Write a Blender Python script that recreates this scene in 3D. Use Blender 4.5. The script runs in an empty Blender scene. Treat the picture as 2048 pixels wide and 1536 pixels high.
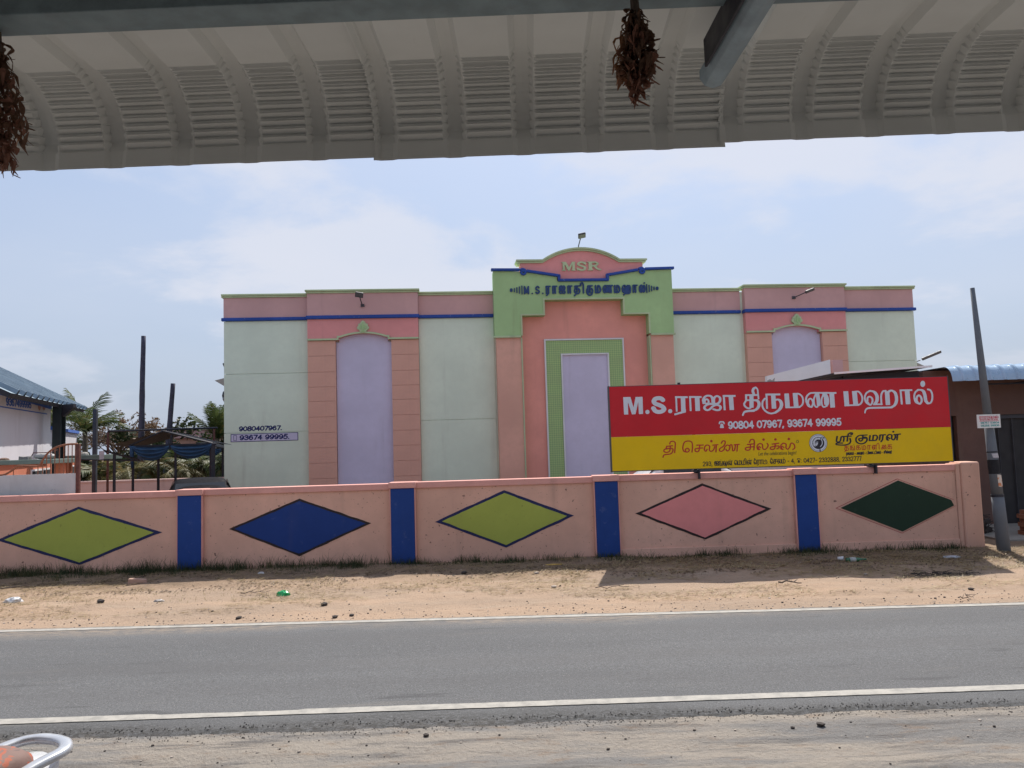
import bpy, bmesh, math, random
import numpy as np
from mathutils import Vector, Matrix
R = math.radians
rnd = random.Random(7)
sc = bpy.context.scene
col = sc.collection

# ------------------------------------------------------------------ camera
FPX, PITCH, ROLL, EYE = 1539.0, R(4.3), R(1.75), 1.95
_F = Vector((0, math.cos(PITCH), math.sin(PITCH)))
_U0 = Vector((0, -math.sin(PITCH), math.cos(PITCH)))
_R = Vector((1, 0, 0)) * math.cos(ROLL) - _U0 * math.sin(ROLL)
_U = Vector((1, 0, 0)) * math.sin(ROLL) + _U0 * math.cos(ROLL)
cd = bpy.data.cameras.new('camera')
cam = bpy.data.objects.new('camera', cd)
col.objects.link(cam)
cd.sensor_width = 36.0
cd.lens = 36.0 * FPX / 2048
cd.clip_start = 0.05
cd.clip_end = 3000
cam.matrix_world = Matrix(((_R.x, _U.x, -_F.x, 0), (_R.y, _U.y, -_F.y, 0), (_R.z, _U.z, -_F.z, EYE), (0, 0, 0, 1)))
sc.camera = cam

# ------------------------------------------------------------------ world, sun, exposure
SUN_EL, SUN_AZ = R(52), R(13)
w = bpy.data.worlds.new('World')
sc.world = w
w.use_nodes = True
wn, wl = w.node_tree.nodes, w.node_tree.links
wn.clear()
def WN(t, **k):
    n = wn.new(t)
    for a, b in k.items(): setattr(n, a, b)
    return n
w_out = WN('ShaderNodeOutputWorld')
w_bg = WN('ShaderNodeBackground')
w_bg.inputs['Strength'].default_value = 0.10
sky = WN('ShaderNodeTexSky', sky_type='NISHITA', sun_disc=False, sun_elevation=SUN_EL, sun_rotation=SUN_AZ)
sky.air_density, sky.dust_density, sky.ozone_density, sky.altitude = 1.0, 1.2, 2.0, 200
tc = WN('ShaderNodeTexCoord')
sep = WN('ShaderNodeSeparateXYZ'); wl.new(tc.outputs['Generated'], sep.inputs[0])
zz = WN('ShaderNodeMath', operation='MAXIMUM'); zz.inputs[1].default_value = 0.0
wl.new(sep.outputs['Z'], zz.inputs[0])
zp = WN('ShaderNodeMath', operation='ADD'); zp.inputs[1].default_value = 0.22
wl.new(zz.outputs[0], zp.inputs[0])
cmb = WN('ShaderNodeCombineXYZ')
for i, ax in enumerate('XY'):
    dv = WN('ShaderNodeMath', operation='DIVIDE')
    wl.new(sep.outputs[ax], dv.inputs[0]); wl.new(zp.outputs[0], dv.inputs[1])
    wl.new(dv.outputs[0], cmb.inputs[i])
mp = WN('ShaderNodeMapping'); wl.new(cmb.outputs[0], mp.inputs['Vector'])
mp.inputs['Location'].default_value = (20.25, 3.3, 2)
nz = WN('ShaderNodeTexNoise'); nz.inputs['Scale'].default_value = 1.55; nz.inputs['Detail'].default_value = 9
nz.inputs['Roughness'].default_value = 0.56; nz.inputs['Distortion'].default_value = 0.25
wl.new(mp.outputs[0], nz.inputs['Vector'])
cr = WN('ShaderNodeValToRGB')
cr.color_ramp.elements[0].position = 0.47; cr.color_ramp.elements[1].position = 0.63
cr.color_ramp.interpolation = 'EASE'
wl.new(nz.outputs['Fac'], cr.inputs[0])
hz = WN('ShaderNodeMapRange'); hz.clamp = True           # pale haze low down, all round the horizon
hz.inputs['From Min'].default_value = 0.0; hz.inputs['From Max'].default_value = 0.45
hz.inputs['To Min'].default_value = 0.96; hz.inputs['To Max'].default_value = 0.60
wl.new(zz.outputs[0], hz.inputs['Value'])
m1 = WN('ShaderNodeMix', data_type='RGBA'); wl.new(hz.outputs[0], m1.inputs['Factor'])
wl.new(sky.outputs[0], m1.inputs['A']); m1.inputs['B'].default_value = (1.86, 2.14, 2.74, 1)
m2 = WN('ShaderNodeMix', data_type='RGBA')
nv = WN('ShaderNodeTexNoise'); nv.inputs['Scale'].default_value = 0.8; nv.inputs['Detail'].default_value = 5   # thin veil between the clouds
wl.new(mp.outputs[0], nv.inputs['Vector'])
vr = WN('ShaderNodeMapRange'); vr.inputs['From Min'].default_value = 0.35; vr.inputs['From Max'].default_value = 0.7; vr.inputs['To Max'].default_value = 0.26
wl.new(nv.outputs['Fac'], vr.inputs['Value'])
cmx = WN('ShaderNodeMath', operation='MULTIPLY_ADD'); cmx.inputs[1].default_value = 0.62; wl.new(cr.outputs[0], cmx.inputs[0]); wl.new(vr.outputs[0], cmx.inputs[2])
fd = WN('ShaderNodeMapRange'); fd.inputs['From Min'].default_value = 0.0; fd.inputs['From Max'].default_value = 0.16   # clouds melt into the haze low down
wl.new(zz.outputs[0], fd.inputs['Value'])
cf = WN('ShaderNodeMath', operation='MULTIPLY', use_clamp=True); wl.new(cmx.outputs[0], cf.inputs[0]); wl.new(fd.outputs[0], cf.inputs[1])
wl.new(cf.outputs[0], m2.inputs['Factor'])
wl.new(m1.outputs['Result'], m2.inputs['A']); m2.inputs['B'].default_value = (3.45, 3.55, 3.95, 1)
wl.new(m2.outputs['Result'], w_bg.inputs['Color'])
wl.new(w_bg.outputs[0], w_out.inputs[0])
sd = bpy.data.lights.new('sun', 'SUN'); sd.energy = 2.75; sd.angle = R(0.55); sd.color = (1.0, 0.945, 0.86)
sun = bpy.data.objects.new('sun', sd); col.objects.link(sun)
sdir = Vector((math.sin(SUN_AZ) * math.cos(SUN_EL), math.cos(SUN_AZ) * math.cos(SUN_EL), math.sin(SUN_EL)))
sun.rotation_euler = sdir.to_track_quat('Z', 'Y').to_euler()
sun.location = sdir * 60
sc.view_settings.view_transform = 'Standard'
sc.view_settings.look = 'None'
sc.view_settings.gamma = 1
sc.view_settings.use_curve_mapping = False
sc.view_settings.exposure = 1.15

# ------------------------------------------------------------------ helpers: pixel to place
CAM = Vector((0, 0, EYE))
def ray(px, py): return _F + _R * ((px - 1024) / FPX) + _U * ((768 - py) / FPX)
def at(px, py, Y):                       # the point at depth Y that the photograph shows at this pixel
    d = ray(px, py); return CAM + d * (Y / d.y)
def on_ground(px, py, z=0.0):
    d = ray(px, py); return CAM + d * ((z - EYE) / d.z)

# ------------------------------------------------------------------ helpers: materials
def new_mat(name):
    m = bpy.data.materials.new(name); m.use_nodes = True
    nt = m.node_tree; b = nt.nodes['Principled BSDF']
    return m, nt, b
def node(nt, t, **k):
    n = nt.nodes.new(t)
    for a, v in k.items(): setattr(n, a, v)
    return n
def noise(nt, scale, detail=4, rough=0.55, stretch=None, dist=0.0):
    tcx = node(nt, 'ShaderNodeTexCoord')
    n = node(nt, 'ShaderNodeTexNoise')
    n.inputs['Scale'].default_value = scale; n.inputs['Detail'].default_value = detail
    n.inputs['Roughness'].default_value = rough; n.inputs['Distortion'].default_value = dist
    if stretch:
        mpn = node(nt, 'ShaderNodeMapping'); mpn.inputs['Scale'].default_value = stretch
        nt.links.new(tcx.outputs['Object'], mpn.inputs['Vector']); nt.links.new(mpn.outputs[0], n.inputs['Vector'])
    else:
        nt.links.new(tcx.outputs['Object'], n.inputs['Vector'])
    return n.outputs['Fac']
def ramp(nt, fac, lo, hi, a=0.0, b=1.0):
    r = node(nt, 'ShaderNodeMapRange'); r.clamp = True; r.interpolation_type = 'SMOOTHSTEP'
    for k, v in zip(('From Min', 'From Max', 'To Min', 'To Max'), (lo, hi, a, b)): r.inputs[k].default_value = v
    nt.links.new(fac, r.inputs['Value']); return r.outputs[0]
def mix(nt, fac, A, B, mode='MIX'):
    m = node(nt, 'ShaderNodeMix', data_type='RGBA', blend_type=mode)
    if isinstance(fac, (int, float)): m.inputs['Factor'].default_value = fac
    else: nt.links.new(fac, m.inputs['Factor'])
    for s, v in (('A', A), ('B', B)):
        if isinstance(v, tuple): m.inputs[s].default_value = (v[0], v[1], v[2], 1)
        else: nt.links.new(v, m.inputs[s])
    return m.outputs['Result']
def bump(nt, b, h, strength=0.3, dist=0.01):
    bn = node(nt, 'ShaderNodeBump'); bn.inputs['Strength'].default_value = strength; bn.inputs['Distance'].default_value = dist
    nt.links.new(h, bn.inputs['Height']); nt.links.new(bn.outputs[0], b.inputs['Normal'])
def sc3(c, k): return tuple(min(1.0, x * k) for x in c)
_MC = {}
def paint(name, c, var=0.10, streak=0.12, speck=0.0, rough=0.85, bmp=0.25, dirt=(0.16, 0.12, 0.09), wear=0.0, wearcol=(0.6, 0.55, 0.5)):
    """painted plaster or old paint: mottling, run-off streaks, specks"""
    if name in _MC: return _MC[name]
    m, nt, b = new_mat(name)
    o = mix(nt, ramp(nt, noise(nt, 0.7, 5), 0.3, 0.7), sc3(c, 1 - var), sc3(c, 1 + var))
    o = mix(nt, ramp(nt, noise(nt, 5.0, 6, 0.65), 0.35, 0.75, 0, 0.5), o, sc3(c, 1 - var * 1.3))
    if streak:
        o = mix(nt, ramp(nt, noise(nt, 1.0, 6, 0.6, (2.6, 2.6, 0.22)), 0.55, 0.85, 0, streak * 2), o, dirt)
    if speck:
        o = mix(nt, ramp(nt, noise(nt, 14.0, 2, 0.5), 0.70, 0.76, 0, speck), o, (0.05, 0.03, 0.025))
        o = mix(nt, ramp(nt, noise(nt, 34.0, 2, 0.5), 0.69, 0.75, 0, speck * .8), o, (0.10, 0.05, 0.04))
    if wear:
        o = mix(nt, ramp(nt, noise(nt, 7.0, 8, 0.7), 0.60, 0.66, 0, wear), o, wearcol)
    nt.links.new(o, b.inputs['Base Color'])
    b.inputs['Roughness'].default_value = rough
    b.inputs['Specular IOR Level'].default_value = 0.25
    if bmp: bump(nt, b, noise(nt, 45.0, 6, 0.65), bmp, 0.006)
    _MC[name] = m; return m
def plain(name, c, rough=0.5, metal=0.0, var=0.12, scale=6.0, spec=0.4, coat=0.0, trans=0.0):
    if name in _MC: return _MC[name]
    m, nt, b = new_mat(name)
    o = mix(nt, ramp(nt, noise(nt, scale, 6, 0.65), 0.3, 0.7), sc3(c, 1 - var), sc3(c, 1 + var))
    nt.links.new(o, b.inputs['Base Color'])
    nt.links.new(ramp(nt, noise(nt, scale * 2, 4), 0.3, 0.7, max(0, rough - .1), min(1, rough + .1)), b.inputs['Roughness'])
    b.inputs['Metallic'].default_value = metal; b.inputs['Specular IOR Level'].default_value = spec
    if coat: b.inputs['Coat Weight'].default_value = coat
    if trans: b.inputs['Transmission Weight'].default_value = trans
    _MC[name] = m; return m
def leaf_mat(name, c1, c2, c3=None):
    if name in _MC: return _MC[name]
    m, nt, b = new_mat(name)
    o = mix(nt, ramp(nt, noise(nt, 1.6, 3), 0.35, 0.65), c1, c2)
    if c3: o = mix(nt, ramp(nt, noise(nt, 3.7, 3), 0.58, 0.68), o, c3)
    nt.links.new(o, b.inputs['Base Color'])
    b.inputs['Roughness'].default_value = 0.55; b.inputs['Specular IOR Level'].default_value = 0.3
    tr = node(nt, 'ShaderNodeBsdfTranslucent'); nt.links.new(o, tr.inputs['Color'])
    ms = node(nt, 'ShaderNodeMixShader'); ms.inputs[0].default_value = 0.3
    nt.links.new(b.outputs[0], ms.inputs[1]); nt.links.new(tr.outputs[0], ms.inputs[2])
    nt.links.new(ms.outputs[0], nt.nodes['Material Output'].inputs['Surface'])
    _MC[name] = m; return m

# ------------------------------------------------------------------ helpers: meshes and objects
class MB:
    def __init__(s): s.v, s.f = [], []
    def add(s, vs, fs):
        o = len(s.v); s.v += [tuple(p) for p in vs]; s.f += [tuple(i + o for i in q) for q in fs]; return s
    def box(s, x0, x1, y0, y1, z0, z1):
        return s.add([(x0,y0,z0),(x1,y0,z0),(x1,y1,z0),(x0,y1,z0),(x0,y0,z1),(x1,y0,z1),(x1,y1,z1),(x0,y1,z1)],
                     [(3,2,1,0),(4,5,6,7),(0,1,5,4),(1,2,6,5),(2,3,7,6),(3,0,4,7)])
    def obox(s, c, ax, ay, az):            # box about a centre with three half-axis vectors
        c, ax, ay, az = map(Vector, (c, ax, ay, az))
        P = [c + ax * i + ay * j + az * k for k in (-1, 1) for i, j in ((-1,-1),(1,-1),(1,1),(-1,1))]
        return s.add(P, [(3,2,1,0),(4,5,6,7),(0,1,5,4),(1,2,6,5),(2,3,7,6),(3,0,4,7)])
    def prism(s, poly, y0, y1):             # polygon in x-z, extruded along y
        n = len(poly)
        if sum(poly[i][0]*poly[(i+1)%n][1]-poly[(i+1)%n][0]*poly[i][1] for i in range(n)) < 0: poly = poly[::-1]
        vs = [(x, y0, z) for x, z in poly] + [(x, y1, z) for x, z in poly]
        fs = [tuple(range(n)), tuple(range(2*n-1, n-1, -1))] + [(i, i+n, (i+1) % n + n, (i+1) % n) for i in range(n)]
        return s.add(vs, fs)
    def strip(s, path, th, y0, y1, up=True):  # a moulding of height th that follows a path in x-z
        top, bot = [], []
        n = len(path)
        for i, (x, z) in enumerate(path):
            a = path[max(0, i-1)]; c = path[min(n-1, i+1)]
            d1 = Vector((x-a[0], z-a[1])); d2 = Vector((c[0]-x, c[1]-z))
            n1 = Vector((-d1.y, d1.x)).normalized() if d1.length else None
            n2 = Vector((-d2.y, d2.x)).normalized() if d2.length else None
            nn = (n1 or n2) + (n2 or n1)
            nn = nn.normalized() if nn.length > 1e-6 else (n1 or n2)
            k = th / max(0.5, nn.dot(n1 or n2))
            top.append((x + nn.x * k, z + nn.y * k)); bot.append((x, z))
        for i in range(n - 1):
            s.prism([bot[i], bot[i+1], top[i+1], top[i]], y0, y1)
        return s
    def tube(s, pts, r, n=8, cap=True):
        pts = [Vector(p) for p in pts]; rr = r if isinstance(r, (list, tuple)) else [r] * len(pts)
        rings = []; ref = None
        for i, p in enumerate(pts):
            d = (pts[min(i+1, len(pts)-1)] - pts[max(i-1, 0)]).normalized()
            if ref is None: ref = Vector((0, 0, 1)) if abs(d.z) < 0.9 else Vector((1, 0, 0))
            a = (ref - d * ref.dot(d))
            if a.length < 1e-5: a = d.orthogonal()
            a.normalize(); b = d.cross(a); ref = a
            rings.append([p + (a * math.cos(2*math.pi*k/n) + b * math.sin(2*math.pi*k/n)) * rr[i] for k in range(n)])
        vs = [q for rg in rings for q in rg]
        fs = [(i*n+k, i*n+(k+1) % n, (i+1)*n+(k+1) % n, (i+1)*n+k) for i in range(len(pts)-1) for k in range(n)]
        if cap: fs += [tuple(range(n-1, -1, -1)), tuple(range((len(pts)-1)*n, len(pts)*n))]
        return s.add(vs, fs)
    def lathe(s, prof, c=(0, 0, 0), n=16, axis='z'):
        vs, fs = [], []
        for r, h in prof:
            for k in range(n):
                a = 2*math.pi*k/n; x, y = r*math.cos(a), r*math.sin(a)
                vs.append({'z': (c[0]+x, c[1]+y, c[2]+h), 'y': (c[0]+x, c[1]+h, c[2]+y), 'x': (c[0]+h, c[1]+x, c[2]+y)}[axis])
        for i in range(len(prof)-1):
            for k in range(n): fs.append((i*n+k, i*n+(k+1) % n, (i+1)*n+(k+1) % n, (i+1)*n+k))
        fs += [tuple(range(n-1, -1, -1)), tuple(range((len(prof)-1)*n, len(prof)*n))]
        return s.add(vs, fs)
    def mesh(s, name, mat, smooth=False):
        me = bpy.data.meshes.new(name); me.from_pydata(s.v, [], s.f)
        if mat: me.materials.append(mat)
        if smooth: me.polygons.foreach_set('use_smooth', [True] * len(me.polygons))
        me.update(); return me
    def build(s, name, mat, parent=None, smooth=False, bevel=0.0, fix=False):
        me = s.mesh(name, mat, smooth)
        if fix:
            bm = bmesh.new(); bm.from_mesh(me); bmesh.ops.recalc_face_normals(bm, faces=bm.faces); bm.to_mesh(me); bm.free()
        o = bpy.data.objects.new(name, me); col.objects.link(o)
        if parent: o.parent = parent
        if bevel:
            bv = o.modifiers.new('bevel', 'BEVEL'); bv.width = bevel; bv.segments = 2; bv.limit_method = 'ANGLE'
        return o
def tag(o, label=None, cat=None, group=None, kind=None):
    for k, v in (('label', label), ('category', cat), ('group', group), ('kind', kind)):
        if v: o[k] = v
    return o
def thing(name, label, cat, loc=(0, 0, 0), rz=0.0, group=None):
    o = bpy.data.objects.new(name, None); col.objects.link(o)
    o.location = loc; o.rotation_euler = (0, 0, rz); o.empty_display_size = 0.2
    return tag(o, label, cat, group)
def link_copy(src, parent=None, loc=None, rot=None, scale=None):
    c = src.copy(); col.objects.link(c)
    c.parent = parent
    if loc is not None: c.location = loc
    if rot is not None: c.rotation_euler = rot
    if scale is not None: c.scale = scale
    return c
def copy_tree(o, parent=None):
    c = o.copy(); col.objects.link(c)
    if parent: c.parent = parent
    for ch in list(o.children): copy_tree(ch, c)
    return c

# ------------------------------------------------------------------ helpers: lettering drawn as nib strokes
def smooth_path(pts, n=8):
    P = [np.array(p, float) for p in pts]
    if len(P) < 3: return pts
    P = [2*P[0]-P[1]] + P + [2*P[-1]-P[-2]]
    out = []
    for i in range(1, len(P)-2):
        for k in range(n):
            t = k/n
            out.append(0.5*((2*P[i]) + (-P[i-1]+P[i+1])*t + (2*P[i-1]-5*P[i]+4*P[i+1]-P[i+2])*t*t + (-P[i-1]+3*P[i]-3*P[i+1]+P[i+2])*t**3))
    out.append(P[-2]); return [tuple(q) for q in out]
def dens(pts, step):
    out = []
    for a, b in zip(pts[:-1], pts[1:]):
        L = math.hypot(b[0]-a[0], b[1]-a[1]); n = max(1, int(L/step))
        out += [(a[0]+(b[0]-a[0])*k/n, a[1]+(b[1]-a[1])*k/n) for k in range(n)]
    return np.array(out + [pts[-1]])
def letters(items, cell, depth):
    """items: ('s', points, half width, half height, square) strokes or ('p', polygon); returns a mesh builder in x-z,
    front face at y = -depth"""
    mb = MB()
    for it in items:
        pts = np.array(it[1], float)
    # group touching items by simple bounding boxes so each field stays small
    boxes = []
    for it in items:
        p = np.array(it[1], float); mx, mz = (it[2], it[3]) if it[0] == 's' else (0, 0)
        boxes.append([p[:, 0].min()-mx-2*cell, p[:, 1].min()-mz-2*cell, p[:, 0].max()+mx+2*cell, p[:, 1].max()+mz+2*cell])
    groups = [[i] for i in range(len(items))]; gb = [b[:] for b in boxes]
    merged = True
    while merged:
        merged = False
        for i in range(len(groups)):
            for j in range(i+1, len(groups)):
                a, b = gb[i], gb[j]
                if a[0] < b[2] and b[0] < a[2] and a[1] < b[3] and b[1] < a[3]:
                    groups[i] += groups.pop(j); bb = gb.pop(j)
                    gb[i] = [min(a[0], bb[0]), min(a[1], bb[1]), max(a[2], bb[2]), max(a[3], bb[3])]
                    merged = True; break
            if merged: break
    for g, bb in zip(groups, gb):
        nx = int((bb[2]-bb[0])/cell)+2; nzz = int((bb[3]-bb[1])/cell)+2
        X = bb[0]+cell*np.arange(nx); Z = bb[1]+cell*np.arange(nzz)
        val = np.full((nzz, nx), -1e3)
        for i in g:
            it = items[i]
            if it[0] == 's':
                _, p, hw, hh, sq = it
                q = dens(p, min(hw, hh)*0.35)
                bx = boxes[i]
                i0, i1 = max(0, int((bx[0]-bb[0])/cell)-1), min(nx, int((bx[2]-bb[0])/cell)+3)
                j0, j1 = max(0, int((bx[1]-bb[1])/cell)-1), min(nzz, int((bx[3]-bb[1])/cell)+3)
                dmin = np.full((j1-j0, i1-i0), 1e3)
                for (qx, qz) in q:
                    ax = np.abs(X[None, i0:i1]-qx)/hw; az = np.abs(Z[j0:j1, None]-qz)/hh
                    d = np.maximum(ax, az) if sq else np.sqrt(ax*ax+az*az)
                    np.minimum(dmin, d, out=dmin)
                sub = val[j0:j1, i0:i1]
                np.maximum(sub, (1-dmin)*min(hw, hh), out=sub)
            else:
                P = np.array(it[1], float); n = len(P)
                GX, GZ = np.meshgrid(X, Z); ins = np.zeros(GX.shape, bool); dm = np.full(GX.shape, 1e3)
                for k in range(n):
                    a, b = P[k], P[(k+1) % n]
                    if abs(b[1]-a[1]) > 1e-12:
                        cnd = (a[1] > GZ) != (b[1] > GZ)
                        ins ^= cnd & (GX < (b[0]-a[0])*(GZ-a[1])/(b[1]-a[1])+a[0])
                    e = b-a; t = np.clip(((GX-a[0])*e[0]+(GZ-a[1])*e[1])/max(1e-12, e@e), 0, 1)
                    dm = np.minimum(dm, np.hypot(GX-a[0]-t*e[0], GZ-a[1]-t*e[1]))
                val = np.maximum(val, np.where(ins, dm, -dm))
        val[np.abs(val) < 1e-7] = 1e-7
        I = val > 0
        for r in range(nzz-1):
            c = 0
            z0, z1 = Z[r], Z[r+1]
            cnt = I[r, :-1].astype(int)+I[r, 1:]+I[r+1, :-1]+I[r+1, 1:]
            act = np.nonzero(cnt)[0]
            k = 0
            while k < len(act):
                c = act[k]
                if cnt[c] == 4:
                    c1 = c
                    while k+1 < len(act) and act[k+1] == c1+1 and cnt[c1+1] == 4: k += 1; c1 += 1
                    mb.add([(X[c], -depth, z0), (X[c1+1], -depth, z0), (X[c1+1], -depth, z1), (X[c], -depth, z1)], [(0, 1, 2, 3)])
                else:
                    cs = [(X[c], z0, val[r, c]), (X[c+1], z0, val[r, c+1]), (X[c+1], z1, val[r+1, c+1]), (X[c], z1, val[r+1, c])]
                    poly, cross = [], []
                    for e in range(4):
                        a, b = cs[e], cs[(e+1) % 4]
                        if a[2] > 0: poly.append((a[0], a[1]))
                        if (a[2] > 0) != (b[2] > 0):
                            t = a[2]/(a[2]-b[2]); q = (a[0]+(b[0]-a[0])*t, a[1]+(b[1]-a[1])*t)
                            cross.append((len(poly), a[2] > 0)); poly.append(q)
                    if len(poly) >= 3:
                        mb.add([(x, -depth, z) for x, z in poly], [tuple(range(len(poly)))])
                        if depth > 0.004:
                            for ii, (pi, leaving) in enumerate(cross):
                                if leaving:
                                    q0, q1 = poly[pi], poly[(pi+1) % len(poly)]
                                    mb.add([(q0[0], -depth, q0[1]), (q0[0], 0, q0[1]), (q1[0], 0, q1[1]), (q1[0], -depth, q1[1])], [(0, 1, 2, 3)])
                k += 1
    return mb

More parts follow.
